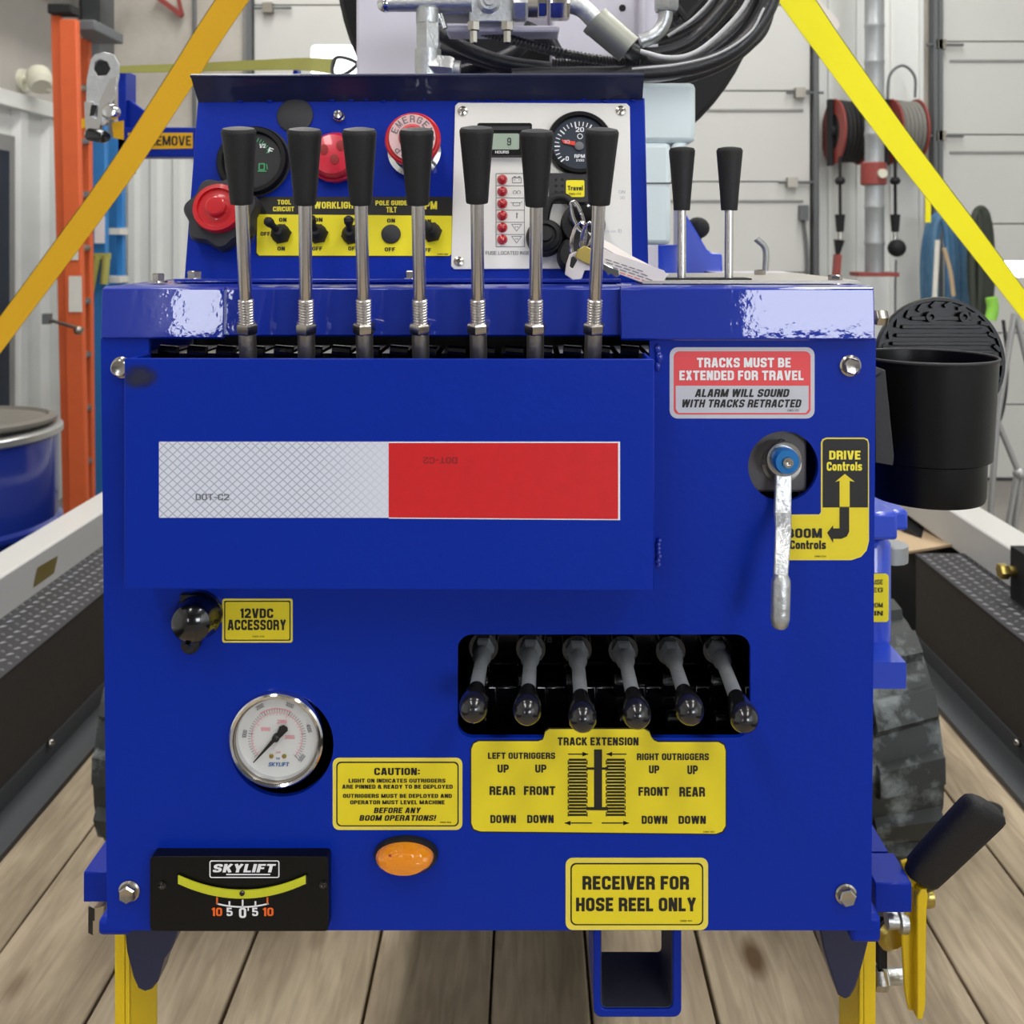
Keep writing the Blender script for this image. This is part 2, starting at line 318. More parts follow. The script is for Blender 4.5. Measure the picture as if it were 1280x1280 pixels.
class B:
    def __init__(s): s.v = []; s.f = []; s.m = []; s.flat = set()
    def mi(s, m):
        if m not in s.m: s.m.append(m)
        return s.m.index(m)
    def add(s, vs, fs, m):
        b = len(s.v); k = s.mi(m); s.v += [Vector(q) for q in vs]; s.f += [(tuple(b + i for i in f), k) for f in fs]; return s
    def box(s, x0, x1, y0, y1, z0, z1, m):
        vs = [(x, y, z) for x in (x0, x1) for y in (y0, y1) for z in (z0, z1)]
        return s.add(vs, [(0, 1, 3, 2), (4, 6, 7, 5), (0, 4, 5, 1), (2, 3, 7, 6), (0, 2, 6, 4), (1, 5, 7, 3)], m)
    def beam(s, p0, p1, wd, th, m, up=(0, 0, 1)):
        p0 = Vector(p0); p1 = Vector(p1); a = (p1 - p0).normalized(); sd = a.cross(Vector(up)).normalized(); n = sd.cross(a)
        vs = [p + sd * i * wd / 2 + n * j * th / 2 for p in (p0, p1) for i in (-1, 1) for j in (-1, 1)]
        return s.add(vs, [(0, 1, 3, 2), (4, 6, 7, 5), (0, 4, 5, 1), (2, 3, 7, 6), (0, 2, 6, 4), (1, 5, 7, 3)], m)
    def fbox(s, fr, x0, y0, x1, y1, z0, z1, m): return s.poly(fr, [[(x0, y0), (x1, y0), (x1, y1), (x0, y1)]], z0, z1, m)
    def poly(s, fr, loops, z0, z1, m, metric=False):
        L3 = []
        for lp in loops:
            q = [(a, b) if metric else fr.uv(a, b) for a, b in lp]
            L3.append([Vector((a, b, 0)) for a, b in q])
        if len(L3) == 1: tris = geometry.tessellate_polygon([[v * 1000 for v in l] for l in L3])
        else: tris = holed(L3)
        fl = [p for l in L3 for p in l]; n = len(fl)
        if z0 == z1:
            return s.add([fr.W(p.x, p.y, z1) for p in fl], [tuple(t) for t in tris], m)
        vs = [fr.W(p.x, p.y, z1) for p in fl] + [fr.W(p.x, p.y, z0) for p in fl]
        fs = [tuple(t) for t in tris] + [tuple(n + i for i in reversed(t)) for t in tris]; b = 0
        for l in L3:
            c = len(l); fs += [(b + i, b + (i + 1) % c, n + b + (i + 1) % c, n + b + i) for i in range(c)]; b += c
        return s.add(vs, fs, m)
    def lathe(s, O, ax, prof, m, seg=28, ph=0, wob=None, cap=True):
        O = Vector(O); u, v, a = basis(Vector(ax)); vs = []; fs = []; rings = []
        for r, h in prof:
            if r <= 1e-7: rings.append([len(vs)]); vs.append(O + a * h)
            else:
                rings.append(list(range(len(vs), len(vs) + seg)))
                for i in range(seg):
                    t = 2 * math.pi * i / seg + ph; rr = r * (wob(t) if wob else 1); vs.append(O + a * h + (u * math.cos(t) + v * math.sin(t)) * rr)
        for A, C in zip(rings, rings[1:]):
            if len(A) == 1 and len(C) == 1: continue
            for i in range(seg):
                j = (i + 1) % seg
                if len(A) == 1: fs.append((A[0], C[j], C[i]))
                elif len(C) == 1: fs.append((A[i], A[j], C[0]))
                else: fs.append((A[i], A[j], C[j], C[i]))
        for k in (0, -1) if cap else ():
            if len(rings[k]) > 1: fs.append(tuple(rings[k]))
        return s.add(vs, fs, m)
    def cyl(s, p0, p1, r0, m, r1=None, seg=20): p0 = Vector(p0); d = Vector(p1) - p0; return s.lathe(p0, d, [(r0, 0), (r0 if r1 is None else r1, d.length)], m, seg)
    def hexa(s, O, ax, r, h, m, ph=0): return s.lathe(O, ax, [(r * .93, 0), (r, h * .12), (r, h * .85), (r * .88, h)], m, 6, ph)
    def ball(s, c, r, m, seg=20, sc=(1, 1, 1)):
        c = Vector(c); vs = []; fs = []; n = seg // 2
        for i in range(n + 1):
            th = math.pi * i / n
            for j in range(seg):
                ph = 2 * math.pi * j / seg; vs.append(c + Vector((r * sc[0] * math.sin(th) * math.cos(ph), r * sc[1] * math.sin(th) * math.sin(ph), r * sc[2] * math.cos(th))))
        for i in range(n):
            for j in range(seg): fs.append((i * seg + j, i * seg + (j + 1) % seg, (i + 1) * seg + (j + 1) % seg, (i + 1) * seg + j))
        return s.add(vs, fs, m)
    def tube(s, pts, r, m, seg=12, n=8, rip=0, closed=False, smooth=True, rp=2):
        pts = [Vector(p) for p in pts]
        if closed: path = catmull([pts[-1]] + pts + [pts[0], pts[1]], n)[n:-n]; path = path[:-1] if (path[0] - path[-1]).length < 1e-6 else path
        else: path = catmull(pts, n) if smooth and len(pts) > 2 else pts
        vs = []; fs = []; N = len(path); up = None
        for i, p in enumerate(path):
            if closed: d = path[(i + 1) % N] - path[i - 1]
            else: d = path[min(i + 1, N - 1)] - path[max(i - 1, 0)]
            d.normalize()
            if up is None: u, v, _ = basis(d)
            else: u = (up - d * up.dot(d)).normalized(); v = d.cross(u)
            up = u; rr = (r[0] + (r[1] - r[0]) * i / (N - 1)) if isinstance(r, tuple) else r
            if rip: rr *= 1 + rip * (1 if (i // rp) % 2 else -1)
            for j in range(seg): t = 2 * math.pi * j / seg; vs.append(p + (u * math.cos(t) + v * math.sin(t)) * rr)
        for i in range(N if closed else N - 1):
            for j in range(seg): k = (i + 1) % N; fs.append((i * seg + j, i * seg + (j + 1) % seg, k * seg + (j + 1) % seg, k * seg + j))
        if not closed: fs += [tuple(range(seg)), tuple(range((N - 1) * seg, N * seg))]
        return s.add(vs, fs, m)
    def arcstrip(s, fr, cx, cy, r0, r1, a0, a1, z, m, n=24, thick=0):
        """band on a face between radii r0 and r1 (px), angles in degrees clockwise from the right"""
        o = [(cx + r1 * math.cos(R(a0 + (a1 - a0) * i / n)), cy + r1 * math.sin(R(a0 + (a1 - a0) * i / n))) for i in range(n + 1)]
        q = [(cx + r0 * math.cos(R(a0 + (a1 - a0) * i / n)), cy + r0 * math.sin(R(a0 + (a1 - a0) * i / n))) for i in range(n + 1)]
        return s.poly(fr, [o + q[::-1]], z - thick, z, m)
    def text(s, fr, t, x0, y0, x1, y1, z, m, bold=.02, shear=0, rot=0):
        vs, fs = text_polys(t, bold); out = []
        mx, my = (x0 + x1) / 2, (y0 + y1) / 2; cr, sr = math.cos(R(rot)), math.sin(R(rot))
        for a, b, dz_ in vs:
            px = x0 + a * (x1 - x0) + shear * (b - .5) * (y1 - y0); py = y1 + b * (y0 - y1)
            dx, dy = px - mx, py - my; px, py = mx + dx * cr - dy * sr, my + dx * sr + dy * cr
            q = fr.uv(px, py); out.append(fr.W(q[0], q[1], z + dz_))
        return s.add(out, fs, m)
    def line(s, fr, x0, y0, x1, y1, wd, z, m):
        d = Vector((x1 - x0, y1 - y0)); n = Vector((-d.y, d.x)).normalized() * wd / 2
        return s.poly(fr, [[(x0 + n.x, y0 + n.y), (x1 + n.x, y1 + n.y), (x1 - n.x, y1 - n.y), (x0 - n.x, y0 - n.y)]], z, z, m)
    def frame_rect(s, fr, x0, y0, x1, y1, r, wd, z, m):
        return s.poly(fr, [rrect(x0, y0, x1, y1, r), rrect(x0 + wd, y0 + wd, x1 - wd, y1 - wd, max(r - wd, .3))], z, z, m)
    def build(s, name, parent=None, origin=None, bevel=0, kind=None, label=None, sharp=35, flat=False, **tags):
        if origin is None:
            if parent is not None: origin = WPOS[parent.name]
            else:
                lo = [min(v[i] for v in s.v) for i in range(3)]; hi = [max(v[i] for v in s.v) for i in range(3)]
                origin = Vector(((lo[0] + hi[0]) / 2, (lo[1] + hi[1]) / 2, lo[2]))
        origin = Vector(origin); me = bpy.data.meshes.new(name)
        me.from_pydata([v - origin for v in s.v], [], [f for f, _ in s.f])
        for m in s.m: me.materials.append(MATS[m])
        for p, (_, k) in zip(me.polygons, s.f): p.material_index = k
        if not flat:
            bm = bmesh.new(); bm.from_mesh(me); bmesh.ops.recalc_face_normals(bm, faces=bm.faces); bm.to_mesh(me); bm.free()
            for p in me.polygons: p.use_smooth = True
            me.set_sharp_from_angle(angle=R(sharp))
        me.validate()
        o = bpy.data.objects.new(name, me); COL.objects.link(o)
        po = WPOS[parent.name] if parent is not None else Vector((0, 0, 0))
        o.parent = parent; o.location = origin - po; WPOS[o.name] = origin
        if bevel:
            md = o.modifiers.new('bevel', 'BEVEL'); md.width = bevel; md.segments = 2; md.limit_method = 'ANGLE'; md.angle_limit = R(50)
        if kind: o['kind'] = kind
        if label: o['label'] = label
        for k, v in tags.items(): o[k] = v
        return o
def thing(name, loc, label, category, group=None):
    o = bpy.data.objects.new(name, None); COL.objects.link(o); o.location = loc; o.empty_display_size = .05
    o['label'] = label; o['category'] = category; WPOS[o.name] = Vector(loc)
    if group: o['group'] = group
    return o
FLOOR, DECK = -1.45, -1.08
Z1 = .0004
# ================================================================ THE SETTING
B().box(-2.75, 4.2, -6.1, 6.2, FLOOR - .1, FLOOR, 'concrete').build('floor', kind='structure')
B().box(-2.75, 4.2, -6.1, 6.2, 3.25, 3.35, 'ceiling').build('ceiling', kind='structure')
YB = 6.0
FB = Fr(YB)
wb = B(); wb.box(-2.75, 4.2, YB, YB + .15, FLOOR, 3.25, 'wall_upper')
wall_back = wb.build('wall_back', kind='structure')
m = B(); m.box(4.1, 4.2, -6.1, 6.2, FLOOR, 3.25, 'wall_white'); m.build('wall_right', kind='structure')
XL = -2.65
m = B(); m.box(XL - .1, XL, -6.1, 6.2, FLOOR, 3.25, 'wall_left_up'); wl = m.build('wall_left', kind='structure')
m = B(); m.box(-2.75, 4.2, -6.2, -6.0, FLOOR, 3.25, 'door_dark'); wf = m.build('wall_front', kind='structure')
# high windows in the wall behind the photographer, mirrored by the glossy hood
wfr = thing
m = B(); m.box(1.62, 3.6, -5.99, -5.97, .02, 1.5, 'window_glow_high'); q = m.build('window_1', kind='structure')
m = B(); m.box(1.57, 3.65, -6.0, -5.96, -.03, .02, 'jamb'); m.box(1.57, 3.65, -6.0, -5.96, 1.5, 1.55, 'jamb'); m.build('window_frame', parent=q)
m = B(); m.box(-2.6, -2.25, -5.99, -5.97, .04, 1.2, 'window_glow_high'); q = m.build('window_2', kind='structure')
m = B(); m.box(-2.64, -2.2, -6.0, -5.96, -.01, .04, 'jamb'); m.box(-2.64, -2.2, -6.0, -5.96, 1.2, 1.25, 'jamb'); m.build('window_frame', parent=q)

# lower metal cladding on the left wall: ribbed sheets
def zpy(py, y): return (CY - py) / FPX * y
zc = .52 * 1.0   # cap height
m = B()
yy = 2.0
m.box(XL, XL + .03, -2, 5.95, FLOOR, .66, 'wall_white'); m.build('cladding', parent=wl)
while yy < 5.9:
    mm = B(); mm.poly(Fr(1), [[(0, 0), (1, 0), (1, 1)]], 0, 0, 'wall_white') if False else None
    x = XL + .03
    pts = [(x, yy), (x + .035, yy + .03), (x + .035, yy + .10), (x, yy + .13)]
    vs = [(a, b, z) for z in (FLOOR, .66) for a, b in pts]
    mm.add(vs, [(0, 1, 5, 4), (1, 2, 6, 5), (2, 3, 7, 6), (0, 3, 2, 1), (4, 5, 6, 7), (0, 4, 7, 3)], 'wall_white'); mm.build('cladding_rib', parent=wl); yy += .30
B().box(XL, XL + .09, -2, 5.95, .66, .74, 'wall_white').build('cladding_cap', parent=wl, bevel=.004)
m = B(); m.box(XL, XL + .075, 3.7, 4.95, FLOOR, .52, 'jamb'); d = m.build('door_3', kind='structure')
B().box(XL + .07, XL + .085, 3.75, 4.88, FLOOR, .44, 'window_dark').build('door_leaf', parent=d)
# corner column
m = B(); m.box(at(112, 0, 5.9).x, at(134, 0, 5.9).x, 5.8, 6.0, FLOOR, 3.25, 'door_dark'); m.build('trim_1', kind='structure')
m = B(); m.box(XL, XL+.30, 5.3, 5.75, 1.42, 1.50, 'door_dark'); m.box(XL, XL+.3, 4.2, 5.3, 1.42, 1.46, 'jamb'); m.build('trim_2', kind='structure')
# back wall lower ribbed sheets left of door
yb = YB - .02
m = B(); m.box(at(134, 0, YB).x, at(306, 0, YB).x, yb, YB, FLOOR, zpy(198, YB), 'wall_white'); m.build('cladding', parent=wall_back)
for px in range(160, 300, 28):
    x = at(px, 0, YB).x; mm = B()
    vs = [(x + a, yb + b, z) for z in (FLOOR, zpy(198, YB)) for a, b in ((0, 0), (.02, -.03), (.06, -.03), (.08, 0))]
    mm.add(vs, [(0, 1, 5, 4), (1, 2, 6, 5), (2, 3, 7, 6), (0, 3, 2, 1), (4, 5, 6, 7), (0, 4, 7, 3)], 'wall_white'); mm.build('cladding_rib', parent=wall_back)
m = B(); m.cyl(at(243, -200, 5.97), at(243, 198, 5.97), .012, 'door_dark'); m.build('conduit', parent=wall_back)
m = B(); m.beam(at(195, -5, 5.95), at(228, 20, 5.95), .03, .03, 'reel_red'); m.beam(at(222, -6, 5.95), at(228, 20, 5.95), .02, .02, 'reel_red'); m.build('wall_brace', parent=wall_back)
# overhead doors
def overhead(name, px0, px1, seams, win, grooves):
    x0, x1 = at(px0, 0, YB).x, at(px1, 0, YB).x
    d = B().box(x0, x1, YB - .045, YB - .002, FLOOR, 2.9, 'door_dark').build(name, kind='structure')
    z = [zpy(s, YB) for s in seams]; z = [2.88] + z + [FLOOR + .02]
    for a, b in zip(z, z[1:]):
        m = B(); holes = [w for w in win if b < zpy(w[3], YB) and zpy(w[1], YB) < a]
        fr = Fr(YB - .045)
        def U(X, Z): return (X, Z)
        q0 = fr.O
        L = [[(x0 + .01 - q0.x, a - .004 - q0.z), (x1 - .01 - q0.x, a - .004 - q0.z), (x1 - .01 - q0.x, b + .004 - q0.z), (x0 + .01 - q0.x, b + .004 - q0.z)]]
        for wv in holes:
            L.append([(fr.uv(u, v)) for u, v in rrect(*wv, 5)])
        m.poly(fr, L, 0, .03, 'door_panel', metric=True)
        for g in grooves:
            zz = zpy(g, YB)
            if b < zz < a: m.box(x0 + .05, x1 - .05, YB - .083, YB - .073, zz - .008, zz + .008, 'jamb')
        m.build('door_panel', parent=d, bevel=.003)
        for wv in holes:
            mm = B(); mm.poly(fr, [rrect(*wv, 5)], .002, .012, 'window_glow'); mm.build('pane', parent=d)
    return d
d1 = overhead('door_1', 320, 1010, [10, 116, 228, 340, 452], [(390, 57, 470, 95), (560, 57, 700, 95), (760, 57, 850, 95)], [140, 252])
d2 = overhead('door_2', 1170, 1480, [-58, 55, 170, 280, 415, 503], [(1246, 326, 1400, 346)], [79, 192])
for dd, px in ((d1, 318), (d1, 1013), (d2, 1160), (d2, 1166)):
    m = B(); x = at(px, 0, YB).x; m.box(x - .012, x + .012, YB - .12, YB - .05, FLOOR, 3.1, 'door_dark'); m.build('door_track', parent=dd)
m = B(); x = at(310, 0, YB).x; m.box(x - .02, x + .02, YB - .05, YB, FLOOR, 3.1, 'jamb'); m.build('trim_3', kind='structure')
for dd, px, py, s in ((d1, 335, 10, 1), (d1, 1000, 116, -1), (d1, 990, 228, -1), (d2, 1175, 56, 1), (d2, 1175, 170, 1)):
    m = B(); p = at(px, py, YB - .1); m.box(p.x - .03, p.x + .03, p.y - .02, p.y + .03, p.z - .03, p.z + .03, 'steel_dull'); m.cyl(p + Vector((-.08, 0, 0)), p + Vector((.14, 0, 0)), .008, 'door_dark'); m.build('hinge', parent=dd)
# pier between doors
m = B(); m.box(at(1022, 0, YB).x, at(1152, 0, YB).x, YB - .03, YB, FLOOR, 3.2, 'wall_white')
m.build('trim_4', kind='structure')
for px in (1035, 1070, 1112, 1148):
    m = B(); x = at(px, 0, YB).x; m.box(x - .012, x + .012, YB - .05, YB - .03, FLOOR, 3.2, 'wall_white'); m.build('cladding_rib', parent=wall_back)
# socket boxes on the door / pier
m = B(); p = at(1004, 267, 5.9); m.box(p.x - .025, p.x + .025, p.y - .03, p.y + .02, p.z - .04, p.z + .05, 'door_dark'); m.tube([p + Vector((.0, 0, -.04)), p + Vector((.02, 0, -.2)), p + Vector((.02, 0, -.4)), p + Vector((-.02, 0, -.5))], .01, 'door_dark'); o = m.build('door_switch', label='small grey switch box with cord on the overhead door edge', category='switch')
# ================================================================ BACKGROUND THINGS
def tagged(b, name, label, cat, group=None, **k):
    t = dict(category=cat); 
    if group: t['group'] = group
    return b.build(name, label=label, **t, **k)
# downpipe
t = thing('downpipe', at(1093, 345, 5.45), 'galvanised vertical pipe running down the pier between the doors', 'pipe')
m = B(); prof = []; z0 = -.2; 
zz = -.2
while zz < 3.2: prof += [(.055, zz), (.055, zz + .17), (.058, zz + .175), (.058, zz + .19)]; zz += .2
m.lathe((at(1093, 0, 5.45).x, 5.45, 0), (0, 0, 1), [(r*.94, min(h, 3.2)) for r, h in prof], 'galvanised', 20); m.build('pipe', parent=t)
p = at(1092, 218, 5.45); m = B(); m.lathe(p - Vector((0, 0, .06)), (0, 0, 1), [(.06, 0), (.07, .005), (.07, .12), (.06, .125)], 'reel_red', 16); m.cyl(p + Vector((.02, -.09, 0)), p + Vector((.02, -.05, 0)), .025, 'ivory'); m.build('coupling', parent=t)
p = at(1092, 343, 5.45); m = B(); m.box(p.x - .1, p.x + .12, p.y - .06, p.y + .1, p.z - .01, p.z + .012, 'reel_red'); m.build('bottom_flange', parent=t)
# hose reels
def reel(px, py, rr, lab, hose):
    c = at(px, py, 5.8); t = thing('hose_reel', c, lab, 'hose reel', 'hose reels on the pier')
    ax = Vector((1, .06, 0)).normalized()
    for k, (o, nm) in enumerate(((-.075, 'side_disc'), (.075, 'side_disc'))):
        m = B(); m.lathe(c + ax * o, ax, [(rr * .55, -.006), (rr, -.006), (rr * 1.02, 0), (rr, .006), (rr * .55, .006), (rr * .55, -.006)], 'reel_red', 28, cap=False); m.build(nm, parent=t)
    m = B()
    for j in range(6):
        q = c + ax * (-.06 + j * .024); m.lathe(q, ax, [(rr * .62, -.012), (rr * .9, -.011), (rr * .95, 0), (rr * .9, .011), (rr * .62, .012)], hose, 24)
    m.build('wound_hose', parent=t)
    m = B(); m.cyl(c - ax * .1, c + ax * .1, .04, 'black_matte'); m.beam(c - ax * .1 + Vector((0, 0, .19)), c - ax * .1 - Vector((0, 0, .2)), .05, .02, 'black_matte', up=ax)
    m.beam(c - ax * .1 + Vector((0, 0, .18)), c + ax * .1 + Vector((0, .12, .18)), .04, .02, 'black_matte'); m.build('bracket', parent=t)
    return t
reel(1058, 165, .19, 'red disc hose reel with black hose left of the galvanised pipe', 'reel_rubber')
reel(1128, 165, .19, 'red disc hose reel with grey hose right of the galvanised pipe', 'grey_hose')
tagged(B().tube([at(1109, 130, 5.8), at(1112, 95, 5.8), at(1128, 82, 5.8), at(1143, 95, 5.8), at(1144, 122, 5.8)], .008, 'door_dark'), 'supply_hose', 'thin dark hose arching above the right hose reel', 'hose')
for px, lab in ((1050, 'air hose end hanging below the left hose reel'), (1119, 'hose end with round black ball stop hanging below the right reel')):
    t = thing('hanging_hose', at(px, 320, 5.5), lab, 'hose', 'hose ends hanging under the reels')
    m = B(); m.tube([at(px, 196, 5.5), at(px, 240, 5.5), at(px + .5, 290, 5.5)], .009, 'black_matte'); m.lathe(at(px, 226, 5.5), (0, 0, 1), [(.02, -.02), (.03, 0), (.02, .02)], 'black_matte', 10); m.build('hose', parent=t)
    m = B(); m.cyl(at(px, 268, 5.5), at(px, 290, 5.5), .028, 'black_matte', .02); m.cyl(at(px, 290, 5.5), at(px, 302, 5.5), .012, 'steel'); m.build('coupler', parent=t)
    if px == 1119: B().ball(at(1121, 310, 5.5), .05, 'black_matte').build('ball_stop', parent=t)
    else:
        m = B(); m.cyl(at(1049, 300, 5.5), at(1047, 318, 5.5), .03, 'black_matte', .012); m.beam(at(1047, 318, 5.5), at(1045, 345, 5.5), .06, .03, 'reel_red'); m.build('air_nozzle', parent=t)
tagged(B().tube([at(1120, 325, 5.7), at(1119, 360, 5.7), at(1119, 400, 5.7)], .006, 'door_dark'), 'thin_cord', 'thin dark cord hanging straight down the pier', 'cord')
# coils of hose
def coil(cx, y0, y1, wdt, n, r, mt, lab, cat='hose coil', Y=5.5, name='hose_coil'):
    b = B()
    for i in range(n):
        o = random.uniform(-1, 1); yy = Y + .03 * i / n * 6
        p = []
        hw = wdt * (.30 + .70 * (i + .5) / n); y1b = y1 - random.uniform(0, 12); y0b = y0 + random.uniform(0, 8); cc = cx + random.uniform(-5, 5)
        for k in range(16):
            a = 2 * math.pi * k / 16; p.append(at(cc + hw / 2 * math.copysign(abs(math.cos(a)) ** .7, math.cos(a)), (y0b + y1b) / 2 - (y1b - y0b) / 2 * math.sin(a), yy))
        b.tube(p, r, mt, 8, 4, closed=True)
    return tagged(b, name, lab, cat)
hc = coil(1180, 268, 420, 58, 12, .020, 'hose_blue', 'thick coil of faded blue hose hanging by the right door')
coil(1224, 260, 402, 28, 6, .018, 'hose_dark', 'narrow coil of dark green hose hanging right of the blue coil', Y=5.3)
m = B(); m.beam(at(1160, 245, 5.45), at(1160, 278, 5.45), .03, .004, 'strap_yellow', up=(0, 1, 0)); m.build('hanging_strap', parent=hc)
m = B(); m.tube([at(1239, 372, 5.2), at(1241, 385, 5.2), at(1238, 400, 5.2)], .03, 'lime'); tagged(m, 'lime_hose', 'bit of lime green hose below the dark coil', 'hose')
m = B(); m.tube([at(1172, 300, 5.4), at(1170, 340, 5.4), at(1167, 400, 5.4)], .014, 'paper'); m.tube([at(1180, 310, 5.4), at(1188, 340, 5.4), at(1192, 370, 5.4)], .012, 'cardboard'); tagged(m, 'rope', 'pale rope hanging in front of the blue hose coil', 'rope')
# grey tripod frame at right
t = thing('tripod_stand', at(1240, 700, 3.6), 'grey tubular metal stand behind the trailer rail at right', 'stand')
for nm, pts in (('leg', ((1268, 392), (1247, 520), (1232, 720))), ('leg', ((1240, 510), (1275, 595))), ('leg', ((1272, 590), (1254, 690))), ('leg', ((1277, 590), (1264, 700))), ('brace', ((1270, 395), (1300, 520)))):
    m = B(); m.tube([at(a, b, 3.6) for a, b in pts], .011, 'tripod', smooth=False); m.build(nm, parent=t)
m = B(); m.ball(at(1275, 592, 3.6), .025, 'tripod'); m.build('joint', parent=t)
tagged(B().tube([at(1254, 400, 3.9), at(1259, 450, 3.9), at(1254, 510, 3.9), at(1236, 560, 3.9), at(1226, 600, 3.9)], .007, 'hose'), 'black_cord', 'thin black cord looping beside the grey stand', 'cord')
# emergency lamp head on the left wall
t = thing('flood_lamp', at(50, 105, 5.1), 'ivory lamp head fixed to the upper left wall', 'lamp')
m = B(); m.lathe(at(47, 90, 5.1), at(54, 115, 5.0) - at(47, 90, 5.1), [(.03, 0), (.06, .02), (.065, .10), (.045, .13)], 'ivory', 14); m.build('lamp_head', parent=t)
m = B(); m.lathe(at(56, 100, 5.1), at(61, 117, 5.05) - at(56, 100, 5.1), [(.02, 0), (.03, .02), (.03, .07), (.01, .09)], 'ivory', 12); m.build('lamp_neck', parent=t)
m = B(); q = at(49, 98, 5.1); m.cyl((XL, q.y + .06, q.z), (q.x, q.y, q.z), .02, 'ivory'); m.lathe((XL, q.y + .06, q.z), (1, 0, 0), [(.06, 0), (.06, .02)], 'ivory', 16); m.build('wall_mount', parent=t)
# ladders
def rail(m, p0, p1, wx, wy, mt):
    p0 = Vector(p0); p1 = Vector(p1)
    vs = [p + Vector((i * wx / 2, j * wy / 2, 0)) for p in (p0, p1) for i in (-1, 1) for j in (-1, 1)]
    m.add(vs, [(0, 1, 3, 2), (4, 6, 7, 5), (0, 4, 5, 1), (2, 3, 7, 6), (0, 2, 6, 4), (1, 5, 7, 3)], mt)
t = thing('orange_ladder', at(95, 700, 4.6), 'tall orange fibreglass ladder leaning by the left wall', 'ladder')
for nm, (ax_, ay, bx, by, Y, wx) in (('rail', (71, 18, 88, 720, 4.6, .04)), ('rail', (87, 25, 101, 720, 4.55, .078)), ('rail', (107, 35, 112, 640, 4.9, .045))):
    m = B(); rail(m, at(ax_, ay, Y), at(bx, by, Y), wx, .04, 'ladder_orange'); m.build(nm, parent=t, bevel=.004)
for i in range(9):
    f = i / 9 + .03; m = B(); py = 25 + f * 600; m.cyl(at(88 + f * 14, py, 4.6), at(107 + f * 4, py, 4.88), .018, 'steel_dull', seg=10); m.build('rung', parent=t)
m = B(); p = at(84, 18, 4.6); m.box(p.x - .06, p.x + .05, 4.53, 4.62, p.z - .01, p.z + .035, 'black_matte'); m.box(p.x - .02, p.x + .12, 4.62, 4.95, p.z - .07, p.z - .02, 'door_dark'); m.build('top_cap', parent=t, bevel=.006)
m = B(); m.poly(Fr(4.52), [[(86, 345), (102, 345), (103, 390), (86, 390)], ], 0, .001, 'paper'); m.poly(Fr(4.52), [[(88, 310), (98, 310), (98, 325), (88, 325)]], 0, .001, 'paper'); m.build('worn_label', parent=t)
m = B(); m.cyl(at(58, 399, 4.5), at(104, 412, 4.45), .008, 'steel_dull', seg=8); m.ball(at(98, 413, 4.45), .02, 'steel_dull'); m.box(at(55, 0, 4.5).x, at(63, 0, 4.5).x, 4.48, 4.52, zpy(405, 4.5), zpy(392, 4.5), 'door_dark'); tagged(m, 'hook_latch', 'small metal hook and eye holding the orange ladder', 'hook')
t = thing('blue_ladder', at(130, 700, 5.1), 'blue fibreglass step ladder standing right of the orange ladder', 'ladder')
for nm, (ax_, ay, bx, by, Y, wx) in (('rail', (111, 150, 116, 720, 5.1, .05)), ('rail', (124, 150, 127, 720, 5.05, .078)), ('rail', (151, 168, 154, 720, 5.2, .035)), ('rear_rail', (142, 172, 147, 720, 5.4, .05))):
    m = B(); rail(m, at(ax_, ay, Y), at(bx, by, Y), wx, .04, 'ladder_blue'); m.build(nm, parent=t, bevel=.004)
for py in (215, 288, 348, 415, 480, 545, 610):
    m = B(); a, b = at(132, py, 5.15), at(153, py, 5.15); m.box(a.x, b.x, 5.12, 5.22, a.z - .022, a.z + .012, 'paper' if py in (288, 348) else 'steel_dull'); m.build('step', parent=t)
m = B(); m.poly(Fr(5.0), [[(118, 270), (131, 270), (131, 304), (118, 304)]], 0, .001, 'white_print'); m.build('white_label', parent=t)
m = B(); m.tube([at(110, 376, 5.0), at(122, 320, 5.0)], .02, 'strap_olive', smooth=False); m.beam(at(118, 320, 5.0), at(138, 320, 5.0), .03, .02, 'strap_olive', up=(0, 1, 0)); m.tube([at(133, 320, 5.0), at(130, 355, 5.0)], .02, 'strap_olive', smooth=False); m.build('cloth_tie', parent=t)
# drum
dc = at(-58, 530, 2.9); t = thing('steel_drum', (dc.x, 2.9, FLOOR), 'blue steel drum with open grey lid outside the trailer', 'drum')
dz = dc.z; h = dz - FLOOR
m = B(); m.lathe((dc.x, 2.9, FLOOR), (0, 0, 1), [(.27, 0), (.285, .01), (.28, .03), (.28, h * .33), (.292, h * .335), (.292, h * .35), (.28, h * .355), (.28, h * .66), (.292, h * .665), (.292, h * .68), (.28, h * .69), (.28, h - .035)], 'drum_blue', 48); m.build('shell', parent=t)
m = B(); m.lathe((dc.x, 2.9, dz - .04), (0, 0, 1), [(.283, 0), (.293, .006), (.293, .022), (.283, .028)], 'drum_rim', 48); m.build('rim', parent=t)
m = B(); m.lathe((dc.x - .01, 2.9, dz - .004), (0, .03, 1), [(.275, 0), (.285, .008), (.285, .016), (.262, .022), (.258, .012), (.22, .010), (.2, .004), (0, .002)], 'drum_lid', 48); m.build('lid', parent=t)
